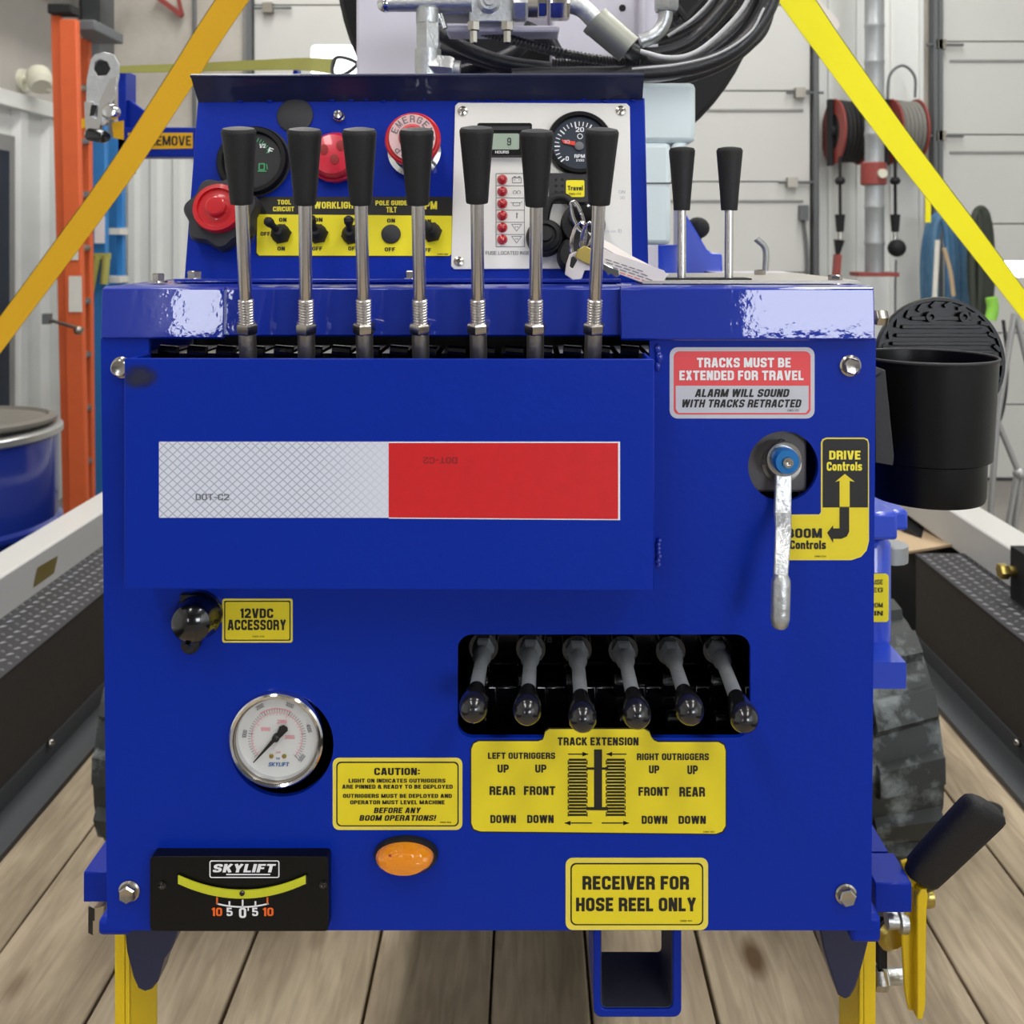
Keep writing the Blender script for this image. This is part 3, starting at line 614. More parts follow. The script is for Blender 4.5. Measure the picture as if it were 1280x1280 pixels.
# ================================================================ TRAILER
t = thing('trailer', (0, 2, FLOOR), 'flatbed trailer with plank deck, tread plate fenders and pale side rails', 'trailer')
edges = [-238, -66, 106, 275, 452, 612, 740, 898, 1067, 1236, 1405, 1581]
ex = [(e - 660) / 980 * 1.08 for e in edges]
for a, b in zip(ex, ex[1:]):
    m = B(); dzp = random.uniform(-.003, .003); m.box(a + .0022, b - .0022, -.35, 4.3, DECK - .04, DECK + dzp, 'wood'); m.build('plank', parent=t, bevel=.003)
m = B()
for y in (0, .8, 1.6, 2.4, 3.2, 4.0): m.box(-1.2, 1.2, y, y + .08, DECK - .12, DECK - .04, 'black_matte')
m.box(-.6, -.5, -.35, 4.3, DECK - .25, DECK - .12, 'black_matte'); m.box(.5, .6, -.35, 4.3, DECK - .25, DECK - .12, 'black_matte')
m.build('under_frame', parent=t)
for s, xi, y1 in ((-1, .99, 3.4), (1, 1.015, 2.58)):
    zt = -.825
    m = B(); m.box(min(s * xi, s * (xi + .012)), max(s * xi, s * (xi + .012)), -.3, y1, DECK - .04, zt, 'fender_side'); m.build('fender_side', parent=t)
    m = B(); m.box(min(s * (xi - .003), s * (xi + .20)), max(s * (xi - .003), s * (xi + .20)), -.3, y1, zt, zt + .006, 'black_gloss' if 0 else 'charcoal')
    # raised tread bars
    tb = B(); rows = 8
    for iy in range(int((y1 - .2) / .028)):
        for ix in range(rows):
            cx0 = s * (xi + .012 + ix * .022); cy0 = .2 + iy * .028 + (.014 if ix % 2 else 0); dx, dy = (.007, .005) if ix % 2 else (-.007, .005)
            nx, ny = -dy * .4, dx * .4; zt2 = zt + .006
            vs = [(cx0 - dx, cy0 - dy, zt2), (cx0 + nx, cy0 + ny, zt2), (cx0 + dx, cy0 + dy, zt2), (cx0 - nx, cy0 - ny, zt2), (cx0, cy0, zt2 + .003)]
            tb.add(vs, [(0, 1, 4), (1, 2, 4), (2, 3, 4), (3, 0, 4)], 'tread')
    fp = m.build('fender_top', parent=t, bevel=.002)
    tb.build('tread_bars', parent=t, kind='stuff')
    m = B(); m.box(min(s * (xi - .075), s * xi), max(s * (xi - .075), s * xi), -.3, 4.2, DECK, DECK + .012, 'deck_edge')
    m.box(min(s * (xi - .006), s * xi), max(s * (xi - .006), s * xi), -.3, 4.2, DECK, DECK + .05, 'deck_edge'); m.build('deck_angle', parent=t)
    m = B(); m.box(min(s * 1.14, s * 1.235), max(s * 1.14, s * 1.235), -.35, 4.25, -.83, -.728, 'rail_white'); m.build('side_rail', parent=t, bevel=.006)
    m = B(); m.box(min(s * 1.12, s * 1.24), max(s * 1.12, s * 1.24), -.35, 4.25, DECK - .1, -.85, 'black_matte'); m.build('lower_rail', parent=t)
    for yy in (1.0, 1.48, 2.02, 2.6):
        if yy < y1: B().ball((s * (xi - .012), yy, DECK + .05), .008, 'steel').build('rivet', parent=t)
m = B(); m.poly(Fr(1), [[(0, 0), (1, 0), (1, 1)]], 0, 0, 'yellow_dec') if 0 else None
p = Vector((-1.1395, 2.36, -.785)); m.add([(-1.1385, 2.27, -.80), (-1.1385, 2.37, -.80), (-1.1385, 2.39, -.765), (-1.1385, 2.29, -.76)], [(0, 1, 2, 3)], 'brass'); m.build('worn_sticker', parent=t, flat=True)
pb = at(1268, 715, 2.22)
m = B(); m.box(1.105, 1.139, 2.10, 2.26, -.90, -.70, 'black_matte'); m.build('latch_bracket', parent=t)
m = B(); q = at(1252, 714, 2.24); m.cyl(q, q + Vector((.1, 0, 0)), .012, 'brass'); m.hexa(q - Vector((.006, 0, 0)), (1, 0, 0), .018, .02, 'brass'); m.build('latch_bolt', parent=t)
# cardboard scrap beyond the fender
m = B(); q = at(1120, 700, 2.7)
m.add([at(1118, 692, 2.75), at(1192, 680, 2.65), at(1140, 645, 3.1), at(1118, 640, 3.2), at(1118, 695, 2.75), at(1192, 683, 2.65), at(1140, 648, 3.1), at(1118, 643, 3.2)], [(0, 1, 2, 3), (7, 6, 5, 4), (0, 4, 5, 1), (1, 5, 6, 2), (2, 6, 7, 3), (3, 7, 4, 0)], 'cardboard'); tagged(m, 'cardboard_sheet', 'tan cardboard sheet lying past the right fender', 'cardboard')
m = B(); m.cyl((at(1228, 1003, 1).x*1.9, 1.9*.98, DECK), (at(1228, 1003, 1).x*1.9, 1.9*.98, DECK + .01), .02, 'black_matte'); 
tagged(m, 'deck_plug', 'small round black plug in the deck at right', 'plug')

# ================================================================ THE MACHINE
YP = .65
M = thing('tracked_machine', (0, 1.6, DECK), 'blue tracked machine with control console of levers, gauges and stickers', 'machine')
F0 = Fr(YP, 611, 760)                 # main panel front
FPL = Fr(.614, 486, 592)              # raised lever guard plate
FK = Fr(.72, 520, 350, tilt=13)       # upper console face
def scr(fr, px, py, r, parent, mt='steel', z=0, hexhead=True, flange=True, name='bolt', lbl=None):
    m = B(); k = fr.k(px, py); O = fr.P(px, py, z)
    if flange: m.lathe(O, fr.n, [(r * k, 0), (r * k, .0012), (r * k * .85, .002)], mt, 24)
    m.lathe(O + fr.n * .0015, fr.n, [(r * k * .8, 0), (r * k * .82, .0035), (r * k * .68, .0045), (r * k * .45, .0042), (0, .0038)], mt, 6 if hexhead else 20, ph=random.random())
    return m.build(name, parent=parent)
# --- main panel with its openings
outer = [(126, 423), (186, 423), (186, 470), (812, 470), (812, 423), (1095, 423), (1089, 1163), (134, 1163)]
slot_low = rrect(572, 793, 938, 922, 18)[::-1]
hole_valve = circ(979, 583, 44)[::-1]
hole_gauge = circ(352, 931, 65)[::-1]
slot_top = [(186, 425.5), (186, 470), (812, 470), (812, 425.5)]
hole_acc = circ(240, 776, 22)[::-1]
m = B(); m.poly(F0, [outer, slot_low, hole_valve, hole_gauge], -.004, 0, 'blue'); panel = m.build('front_panel', parent=M)
xa, xb = F0.P(126, 600).x, F0.P(1095, 600).x; zt0, zb0 = F0.P(600, 423).z, F0.P(600, 1163).z
m = B(); m.box(xa + .004, xa + .008, YP + .004, 1.0, zb0, zt0, 'blue'); m.build('side_panel', parent=M)
m = B(); m.box(xb - .008, xb - .004, YP + .004, 1.0, zb0, zt0, 'blue'); m.build('side_panel', parent=M)
m = B(); m.box(xa + .008, xb - .008, YP + .004, 1.0, zb0, zb0 + .004, 'blue'); m.build('bottom_panel', parent=M)
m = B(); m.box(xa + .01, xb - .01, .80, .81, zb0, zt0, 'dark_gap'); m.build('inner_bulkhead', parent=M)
# dark marks beneath the bolts are not modelled
# --- raised guard plate
m = B(); m.poly(FPL, [[(155, 448), (818, 449), (818, 738), (155, 736)]], -.003, 0, 'blue')
x0, x1 = FPL.P(155, 600).x, FPL.P(817, 600).x; zb = FPL.P(500, 737).z; zt = FPL.P(500, 449).z
m.box(x0 + .0006, x0 + .003, .617, YP, zb, zt, 'blue'); m.box(x1 - .0030, x1 - .0006, .617, YP, zb, zt, 'blue'); m.box(x0 + .003, x1 - .003, .617, YP, zb, zb + .003, 'blue')
guard = m.build('guard_plate', parent=M, bevel=.0008)
def dark_spot_mat():
    m = bpy.data.materials.new('dark_spot'); m.use_nodes = True; nt = m.node_tree; N = nt.nodes; L = nt.links; MATS['dark_spot'] = m; p = N['Principled BSDF']
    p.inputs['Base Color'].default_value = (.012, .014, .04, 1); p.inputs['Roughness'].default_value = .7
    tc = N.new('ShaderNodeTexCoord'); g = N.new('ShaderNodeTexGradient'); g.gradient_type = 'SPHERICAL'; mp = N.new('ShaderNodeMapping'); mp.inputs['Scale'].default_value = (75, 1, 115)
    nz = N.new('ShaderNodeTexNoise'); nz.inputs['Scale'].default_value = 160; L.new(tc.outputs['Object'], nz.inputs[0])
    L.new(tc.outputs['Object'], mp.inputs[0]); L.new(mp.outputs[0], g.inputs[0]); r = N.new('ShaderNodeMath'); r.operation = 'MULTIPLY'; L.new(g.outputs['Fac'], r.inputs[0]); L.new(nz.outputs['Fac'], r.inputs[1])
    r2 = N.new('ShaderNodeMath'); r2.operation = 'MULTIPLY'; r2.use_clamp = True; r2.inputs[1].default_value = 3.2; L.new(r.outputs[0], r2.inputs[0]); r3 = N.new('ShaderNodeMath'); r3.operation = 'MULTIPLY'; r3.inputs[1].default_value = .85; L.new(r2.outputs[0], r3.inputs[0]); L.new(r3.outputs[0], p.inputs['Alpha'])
dark_spot_mat()
m = B(); m.poly(FPL, [[(156, 452), (200, 452), (200, 490), (156, 490)]], .0002, .0002, 'dark_spot'); m.build('dark_patch', parent=guard, origin=FPL.P(174, 471), flat=True)  # flat dark spot on the plate corner, mottled and fading outwards
m = B(); p = FPL.P(821, 446)
for i, (ax_, ay, s_) in enumerate(((822, 436, 1), (824, 447, 1.2), (822, 458, .9))): m.ball(F0.P(ax_, ay, .001), .0022 * s_, 'blue_gloss', 10, (1, .6, 1.6))
for i in range(7): m.ball(F0.P(823 + random.uniform(-1, 1), 675 + i * 5, .001), .0019, 'blue_gloss', 8)
m.build('weld_bead', parent=M)
# black mechanism visible in the top slot
m = B()
zs = F0.P(500, 447).z
for px in range(200, 815, 36):
    O = at(px + 9, 441, .69); m.box(O.x - .008, O.x + .008, .67, .72, O.z - .04, O.z + .002, 'black_gloss'); m.cyl(at(px, 438, .67), at(px + 22, 440, .67), .004, 'black_gloss', seg=10)
m.build('linkage', parent=M)
# --- hood (front lip above the panel)
def hood(x0, x1, off, top_back, mt='blue_gloss', py1=424, pt=357):
    yb_ = YP - off; b = B(); zb_ = zpy(py1, yb_); yt = yb_ + .0018; zt_ = zpy(pt + 3, yt) 
    X0, X1 = at(x0, 400, yb_).x, at(x1, 400, yb_).x; z2 = zpy(pt, yt + .004)
    pr = [(yb_ + .002, zb_), (yb_, zb_ + .001), (yt, zt_), (yt + .004, z2), (top_back, z2), (top_back, z2 - .003), (yb_ + .02, z2 - .003), (yb_ + .01, zb_ + .002)]
    n = len(pr); vs = [(X, y, z) for X in (X0, X1) for y, z in pr]
    fs = [tuple(range(n)), tuple(range(2 * n - 1, n - 1, -1))] + [(i, (i + 1) % n, n + (i + 1) % n, n + i) for i in range(n)]
    b.add(vs, fs, mt); return b
hood(126, 279, .004, .86, pt=358).build('hood', parent=M, bevel=.0006)
hood(279, 776, .0005, .86, py1=421, pt=358).build('hood', parent=M, bevel=.0006)
hb = hood(776, 1094, .007, .84, py1=426, pt=358); hb.build('hood', parent=M, bevel=.0008)
# thin deck plate on the right part of the hood, pale grey
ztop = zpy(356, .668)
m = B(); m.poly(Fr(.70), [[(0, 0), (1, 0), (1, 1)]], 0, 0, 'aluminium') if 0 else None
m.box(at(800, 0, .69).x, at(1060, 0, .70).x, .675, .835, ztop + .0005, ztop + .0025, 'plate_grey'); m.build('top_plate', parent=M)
m = B(); m.box(at(826, 0, .70).x, at(935, 0, .70).x, .688, .712, ztop + .0025, ztop + .0035, 'black_matte'); m.build('lever_slot', parent=M)
def topbolt(px, py, y, s=1.0):
    m = B(); k = y / FPX; O = at(px, py, y); O.z = max(O.z, 0) if 0 else O.z
    m.lathe(O, (0, 0, 1), [(12 * k * s, 0), (12 * k * s, .0012)], 'steel', 20); m.lathe(O + Vector((0, 0, .0012)), (0, 0, 1), [(8.5 * k * s, 0), (9 * k * s, .0045), (7 * k * s, .0052)], 'steel', 6, ph=.3); m.build('bolt', parent=M)
topbolt(1044, 355, .685); topbolt(198, 353, .69, .9); topbolt(950, 347, .79, .8)
# --- upper console
m = B()
m.poly(FK, [[(247, 126), (806, 122), (811, 352), (230, 352)]], -.003, 0, 'blue'); m.build('console_face', parent=M, bevel=.0008)
pL, pR = FK.P(247, 128), FK.P(805, 124)
a = at(238, 95, .735); c = at(805, 94, .735); a2 = FK.P(248, 128); c2 = FK.P(803, 125)
vs = [a, c, c2, a2] + [v + Vector((0, .003, .002)) for v in (a, c, c2, a2)]
m = B(); m.add(vs, [(0, 1, 2, 3), (7, 6, 5, 4), (0, 4, 5, 1), (1, 5, 6, 2), (2, 6, 7, 3), (3, 7, 4, 0)], 'navy')
m.cyl(a, c, .0012, 'navy', seg=10); m.build('console_lip', parent=M)
bl, br = FK.P(232, 351), FK.P(809, 351)
def cside(pb, pt, sg):
    m = B(); q = [pb, pt, Vector((pt.x, .86, pt.z)), Vector((pb.x, .86, pb.z))]; q = [v + Vector((0, .003 if i < 2 else 0, 0)) for i, v in enumerate(q)]
    m.add(q + [v + Vector((sg * .003, 0, 0)) for v in q], [(0, 1, 2, 3), (7, 6, 5, 4), (0, 4, 5, 1), (1, 5, 6, 2), (2, 6, 7, 3), (3, 7, 4, 0)], 'blue'); m.build('console_side', parent=M)
cside(FK.P(231, 351), FK.P(247.5, 127), 1); cside(FK.P(810, 351), FK.P(805, 124), -1)
m = B(); m.box(a2.x + .004, c2.x - .004, a2.y + .004, .86, a2.z - .004, a2.z - .001, 'blue'); m.build('console_top', parent=M)
m = B(); fz = zpy(352, .70); m.box(at(222, 0, .70).x, at(775, 0, .70).x, .692, .722, fz - .0005, fz + .0022, 'blue_gloss'); m.build('console_flange', parent=M, bevel=.0006)
m = B()
for i in range(26):
    px = 300 + i * 19.5 + random.uniform(-6, 6); m.ball(FK.P(px, 126 + random.uniform(-1.5, 1.5), .001), random.uniform(.0006, .0013), 'blue_gloss', 8, (2, 1, .7))
m.build('weld_bead', parent=M)
topbolt(243, 349.5, .70, 1.05); topbolt(514, 349.5, .70, .9)

# --- lever helper
def lever(Pb, Pt, kn_h, rt, rb, rod_r, collar=True, name='control_lever'):
    Pb, Pt = Vector(Pb), Vector(Pt); ax = (Pt - Pb).normalized(); L = (Pt - Pb).length
    t = bpy.data.objects.new(name, None); COL.objects.link(t); t.parent = M; t.location = Pb - WPOS[M.name]; t.empty_display_size = .02; WPOS[t.name] = Pb
    m = B()
    if collar:
        m.lathe(Pb, ax, [(rod_r * 1.25, -.03), (rod_r * 1.25, .014)], 'steel_dull', 20); m.build('collar', parent=t)
        m = B(); m.hexa(Pb + ax * .0145, ax, rod_r * 1.62, .0068, 'steel', ph=random.random()); m.build('jam_nut', parent=t)
        pr = [(rod_r, .0)]; h = .0215
        while h < .037: pr += [(rod_r * 1.12, h), (rod_r * .86, h + .0009)]; h += .0018
        pr += [(rod_r * .93, .0375), (rod_r * .93, L - kn_h + .002)]
        m = B(); m.lathe(Pb, ax, pr, 'steel_rod', 20); m.build('rod', parent=t, sharp=30)
    else:
        m.lathe(Pb, ax, [(rod_r, -.02), (rod_r, L - kn_h + .002)], 'steel_rod', 18); m.build('rod', parent=t)
    O = Pt - ax * kn_h; m = B()
    pr = [(rod_r * 1.05, 0), (rb * .96, 0), (rb, .001)]
    for i in range(1, 7): pr.append((rb + (rt - rb) * (i / 6) ** 1.1 * .98, .001 + (kn_h - .005) * i / 6))
    pr += [(rt, kn_h - .0025), (rt * .9, kn_h - .0008), (rt * .5, kn_h), (0, kn_h + .0001)]
    m.lathe(O, ax, pr, 'black_rubber', 28); m.build('knob', parent=t)
    return t
k6 = .6 / FPX
for tx, bx, ty in ((298, 310, 159), (380.5, 383, 160), (449, 456, 160), (520.5, 526, 160), (595.5, 598, 158), (671, 669, 162), (752.5, 741, 160)):
    lever(at(bx, 443, .632), at(tx, ty, .60), 97 * k6, 21.5 * k6, 14.3 * k6, 8.8 * .62 / FPX)
k7 = .70 / FPX
for tx, bx, ty in ((852.5, 852, 184), (912, 911, 184)):
    lever(at(bx, 353, .70), at(tx, ty, .70), 79 * k7, 16.3 * k7, 10.3 * k7, 5.4 * k7, collar=False)
# --- lower levers
for nx, ny, bx, by in ((603, 818, 592, 884), (663, 820, 659, 887), (722, 822, 728, 896), (781, 822, 796, 892), (841, 822, 862, 887), (901, 822, 930, 897)):
    A = at(nx, ny, .686); E = at(bx, by, .605); ax = (E - A).normalized(); L = (E - A).length
    t = bpy.data.objects.new('ball_lever', None); COL.objects.link(t); t.parent = M; t.location = A - WPOS[M.name]; WPOS[t.name] = A
    m = B(); m.lathe(A - ax * .012, ax, [(.0078, 0), (.0078, .008), (.0062, .010), (.0062, .012), (0, .016)], 'shaft_grey', 6); m.lathe(A - ax * .02, ax, [(.0105, -.01), (.0105, .008)], 'black_gloss', 16); m.build('boot_nut', parent=t)
    m = B(); m.lathe(A, ax, [(.0062, 0), (.0064, .006), (.0045, .012), (.0048, L - .02), (.0055, L - .012)], 'shaft_grey', 16); m.build('shaft', parent=t)
    m = B(); rb_ = 18.3 * .605 / FPX; pr = [(.0052, -.0255), (.0058, -.0225)]
    for i in range(13):
        a_ = math.pi * (1 - i / 12); 
        if a_ > 2.3: continue
        pr.append((rb_ * math.sin(a_), rb_ * math.cos(a_) if a_ < 1.57 else rb_ * math.cos(a_) * 2.0))
    pr.append((0, rb_)); m.lathe(E, ax, pr, 'knob_gloss', 28); m.build('ball_knob', parent=t)
# valve bank behind the lower slot
m = B()
for i in range(7): 
    O = at(592 + i * 60, 860, .74); m.box(O.x - .019, O.x + .019, .715, .79, zpy(975, .74), zpy(838, .74), 'black_gloss'); m.cyl(at(585 + i * 60, 850, .71), at(612 + i * 60, 850, .71), .011, 'black_gloss', seg=14); m.cyl(at(592 + i * 60, 900, .705), at(610 + i * 60, 900, .705), .007, 'black_gloss', seg=12)
m.box(at(560, 0, .74).x, at(960, 0, .74).x, .735, .79, zpy(830, .74), zpy(775, .74), 'black_gloss')
vb = m.build('valve_bank', parent=M, bevel=.002)
m = B(); fv = Fr(.7345); m.text(fv, '21 MPa', 650, 793, 690, 803, .0004, 'grey_print', .02); m.box(at(770, 0, .72).x, at(790, 0, .72).x, .72, .725, zpy(806, .72), zpy(788, .72), 'steel_dull'); m.build('casting_marks', parent=vb)

# ---------------------------------------------------------------- stickers
def sticker(name, fr, layers, txts, parent=M, lines=None, label=None):
    m = B()
    for i, (lp, mt) in enumerate(layers):
        if i == 0: m.poly(fr, lp, 0, Z1, mt)
        else: m.poly(fr, lp, Z1 + i * .00012, Z1 + i * .00012, mt)
    st = m.build(name, parent=parent, label=label)
    z = Z1 + len(layers) * .00012 + .0001
    b = B()
    for s in txts:
        t, x0, y0, x1, y1, mt = s[:6]; kw = s[6] if len(s) > 6 else {}
        b.text(fr, t, x0, y0, x1, y1, z, mt, **kw)
    if lines: lines(b, z)
    if b.v: b.build('lettering', parent=st, flat=True)
    return st
BP = 'black_print'; BI = dict(bold=.037, shear=.22)
BO = dict(bold=.037)
sticker('warning_sticker', F0, [([rrect(837, 434, 1018, 523, 10)], 'silver_print'), ([rrect(842, 439, 1013, 518, 7)], 'red_print'), ([[(844.5, 482), (1010.5, 482)] + [(1010.5, 511), (1007, 516), (848, 516), (844.5, 511)]], 'silver_print')],
    [('TRACKS MUST BE', 871, 447, 988, 459, 'white_print', BO), ('EXTENDED FOR TRAVEL', 849, 463, 1004, 475, 'white_print', BO), ('ALARM WILL SOUND', 869, 486, 986, 496, BP, BI), ('WITH TRACKS RETRACTED', 852, 499, 1001, 509, BP, BI), ('SWD-170', 984, 511.5, 998, 514, BP, dict(bold=0))], label='red and silver tracks warning sticker')
def dividers(b, z): pass
sticker('accessory_sticker', F0, [([rrect(278, 748, 366, 803, 3)], 'yellow_edge'), ([rrect(280.5, 750.5, 363.5, 800.5, 2)], BP), ([rrect(282, 752, 362, 799, 2)], 'yellow_dec')],
    [('12VDC', 301, 760, 342, 772, BP, BO), ('ACCESSORY', 285, 774, 358, 787, BP, BO), ('SWD-015', 316, 794, 331, 796, BP, dict(bold=0))])
sticker('caution_sticker', F0, [([rrect(416, 947, 578, 1037, 8)], 'yellow_edge'), ([rrect(420.5, 951.5, 573.5, 1032.5, 6)], BP), ([rrect(422.2, 953.2, 571.8, 1030.8, 5)], 'yellow_dec')],
    [('CAUTION:', 468, 959, 525, 968, BP, BO), ('LIGHT ON INDICATES OUTRIGGERS', 436, 972.5, 557, 977.5, BP, BO), ('ARE PINNED & READY TO BE DEPLOYED', 428, 980, 566, 985, BP, BO), ('OUTRIGGERS MUST BE DEPLOYED AND', 429, 991.5, 565, 996.5, BP, BO), ('OPERATOR MUST LEVEL MACHINE', 438, 999.5, 556, 1004.5, BP, BO),
     ('BEFORE ANY', 468, 1008.5, 526, 1015.5, BP, BI), ('BOOM OPERATIONS!', 450, 1018, 545, 1025, BP, BI), ('SWD-164', 550, 1026, 564, 1028, BP, dict(bold=0))])
sticker('receiver_sticker', F0, [([rrect(707, 1072, 885, 1162, 9)], 'yellow_edge'), ([rrect(713, 1078, 879, 1156, 7)], BP), ([rrect(714.8, 1079.8, 877.2, 1154.2, 6)], 'yellow_dec')],
    [('RECEIVER FOR', 728, 1094, 861, 1111, BP, BO), ('HOSE REEL ONLY', 720, 1121, 870, 1138, BP, BO), ('SWD-165', 850, 1149, 865, 1151, BP, dict(bold=0))])
# big track extension sticker
lp = [(597, 925), (672, 925), (678, 923), (680, 918), (681, 913), (686, 909.5), (806, 909.5), (812, 913), (814, 919), (818, 924), (823, 926), (899, 926), (906, 930), (908, 937), (908, 1033), (904, 1040), (896, 1043), (599, 1040), (591, 1037), (588, 1030), (588, 935), (591, 928)]
cxm, cym = 748, 975
inner = [(cxm + (x - cxm) * .992, cym + (y - cym) * .978) for x, y in lp]
def trk(b, z):
    for cx0 in (711, 758.5):
        for i in range(18):
            y = 949 + i * 4.05; b.line(F0, cx0, y, cx0 + 22, y, 2.7, z, BP)
        for i in range(9):
            for xx in (cx0 - .8, cx0 + 22.8): b.line(F0, xx, 949.5 + i * 8.1, xx, 955 + i * 8.1, 1.2, z + 4e-5, BP)
    b.poly(F0, [[(742.5, 936), (752.5, 936), (752.5, 1012), (742.5, 1012)]], z, z, BP)
    b.line(F0, 733, 960, 760, 960, 3, z + 2e-5, BP); b.line(F0, 733, 1010, 760, 1010, 4, z + 2e-5, BP)
    for x0, x1, y, d in ((710, 735, 942, 1), (783, 758, 942, -1), (740, 706, 1028, -1), (752, 786, 1028, 1)):
        b.line(F0, x0, y, x1, y, 1.4, z, BP); b.poly(F0, [[(x1, y), (x1 - 7 * d, y - 3), (x1 - 7 * d, y + 3)]], z, z, BP)
T = [('TRACK EXTENSION', 697, 921, 798, 931, BP, BO), ('LEFT OUTRIGGERS', 610, 940, 694, 948, BP, BO), ('RIGHT OUTRIGGERS', 796, 941, 886, 949.5, BP, BO)]
for w_, x0, x1, y0, y1 in (('UP', 622, 636, 955, 965), ('UP', 669, 683, 955, 965), ('REAR', 612, 644, 982, 993), ('FRONT', 655, 694, 982, 993), ('DOWN', 613, 645, 1018, 1028), ('DOWN', 659, 692, 1018, 1028),
                       ('UP', 811, 824, 956, 966), ('UP', 859, 872, 956, 967), ('FRONT', 798, 836, 983, 994), ('REAR', 849, 881, 983, 995), ('DOWN', 802, 834, 1019, 1029), ('DOWN', 848, 882, 1019, 1029)):
    T.append((w_, x0, y0, x1, y1, BP, BO))
T.append(('SWD-163', 879, 1038, 893, 1040, BP, dict(bold=0)))
sticker('track_sticker', F0, [([lp], BP), ([inner], 'yellow_dec')], T, lines=trk)
# drive / boom sticker
lp = [(1033, 547), (1080, 547), (1084.5, 549), (1086, 554), (1086, 676), (1083, 688), (1076, 696), (1064, 700), (988, 700), (976, 700), (976, 643), (1024, 643), (1026, 640), (1026, 553), (1028, 549)]
yel = [(1028, 634), (1084.5, 634), (1084.5, 676), (1082, 687), (1075, 695), (1064, 698.5), (977.5, 698.5), (977.5, 645), (1025, 645), (1028, 642)]
blk = [(1033, 548.6), (1080, 548.6), (1083.5, 550.5), (1084.5, 554), (1084.5, 634), (1028, 634), (1028, 553), (1029.5, 550)]
def arrows(b, z):
    b.poly(F0, [[(1055.5, 592), (1068, 602), (1061.5, 600.5), (1061.5, 633), (1049, 633), (1049, 600.5), (1043.5, 602)]], z, z, 'yellow_dec')
    b.poly(F0, [[(1049, 634), (1061, 634), (1061, 664), (1058, 670), (1051, 673), (1041, 673), (1041, 678), (1033.5, 665.5), (1041, 656), (1041, 660), (1049, 660)]], z, z, BP)
sticker('drive_boom_sticker', F0, [([lp], 'yellow_edge'), ([yel], 'yellow_dec'), ([blk], BP)],
    [('DRIVE', 1036, 563, 1075, 574, 'yellow_print', BO), ('Controls', 1033, 577, 1077, 588, 'yellow_print', BO), ('BOOM', 983, 660, 1027, 672, BP, BO), ('Controls', 987, 675, 1032, 686, BP, BO), ('SWD-274', 1018, 694, 1032, 696, BP, dict(bold=0))], lines=arrows)
# reflective tape on guard
tp = B(); tp.poly(FPL, [[(199, 552), (486, 552), (486, 647), (199, 647)]], 0, Z1, 'tape_white'); tpo = tp.build('reflective_tape', parent=guard, origin=FPL.P(199, 647), label='silver honeycomb half of the reflective tape')
tp = B(); tp.poly(FPL, [[(486, 552), (775, 552), (775, 650), (486, 648)]], 0, Z1, 'white_print'); tp.poly(FPL, [[(486, 553.5), (772.5, 553.5), (772.5, 648.5), (486, 646.5)]], Z1 * 1.5, Z1 * 1.5, 'red_tape'); tp.build('reflective_tape', parent=guard, label='red half of the reflective tape')
b = B(); b.text(FPL, 'DOT-C2', 245, 617, 287, 625, .0007, 'grey_print', .01); b.build('tape_print', parent=guard, flat=True); b = B(); b.text(FPL, 'DOT-C2', 529, 571, 572, 579, .0009, 'dark_red_print', .01, rot=180)
b.build('tape_print', parent=guard, flat=True)
# --- bolts of the panel
scr(F0, 1062.5, 457, 13.5, M); scr(F0, 1057, 1117, 13.5, M); scr(F0, 162, 1113, 13.5, M); scr(F0, 153, 459, 13.5, M, hexhead=False)
# --- accessory socket cap
t = B(); O = Fr(YP - .014).P(241, 777) + Vector((0, .014, 0)); t.lathe(O, F0.n, [(.0155, 0), (.0155, .004), (.014, .006), (.0135, .012), (.0125, .018), (.008, .022), (0, .0235)], 'black_gloss', 32)
sc = t.build('accessory_socket', parent=M)
b = B(); b.fbox(F0, 229, 740, 251, 765, .0, .006, 'black_rubber'); b.lathe(F0.P(241, 802, 0), F0.n, [(.006, 0), (.006, .006), (.004, .008)], 'black_rubber', 16); b.lathe(F0.P(246, 793, .018), F0.n, [(.0022, 0), (.0022, .003)], 'black_gloss', 10); b.build('cap_hinge', parent=sc)
# --- pressure gauge
g = B(); kk = F0.k(347, 922); O = F0.P(347, 922, -.004); r_ = 59.5 * kk
g.lathe(O, F0.n, [(r_ * .93, -.02), (r_, -.002), (r_, .006), (r_ * .985, .0085), (r_ * .95, .0095), (r_ * .90, .009), (r_ * .855, .0065), (r_ * .84, .003), (r_ * .84, -.003)], 'chrome', 56, cap=False)
pg = g.build('pressure_gauge', parent=M)
FG = Fr(YP, 347, 922); zf = .0005
b = B(); b.poly(FG, [circ(346, 922, 53, 56)], -.006, -.001, 'dial_white'); b.build('dial', parent=pg)
b = B(); z = -.0006
def ticks(b, fr, cx, cy, r0, r1, a0, a1, n, wd, z, mt, big=0, r0b=0):
    for i in range(n + 1):
        a = R(a0 + (a1 - a0) * i / n); rr = r0b if big and i % big == 0 else r0
        b.line(fr, cx + rr * math.cos(a), cy + rr * math.sin(a), cx + r1 * math.cos(a), cy + r1 * math.sin(a), wd * (1.5 if big and i % big == 0 else 1), z, mt)
ticks(b, FG, 346, 923, 33, 36.5, 135, 405, 50, .6, z, 'grey_print', 10, 31)
b.arcstrip(FG, 346, 923, 31.6, 32.3, 135, 405, z, 'pink_print'); b.arcstrip(FG, 346, 923, 36, 37.3, 235, 300, z, 'pink_print')
ticks(b, FG, 346, 923, 28.5, 31.6, 135, 405, 34, .45, z, 'pink_print', 10, 27)
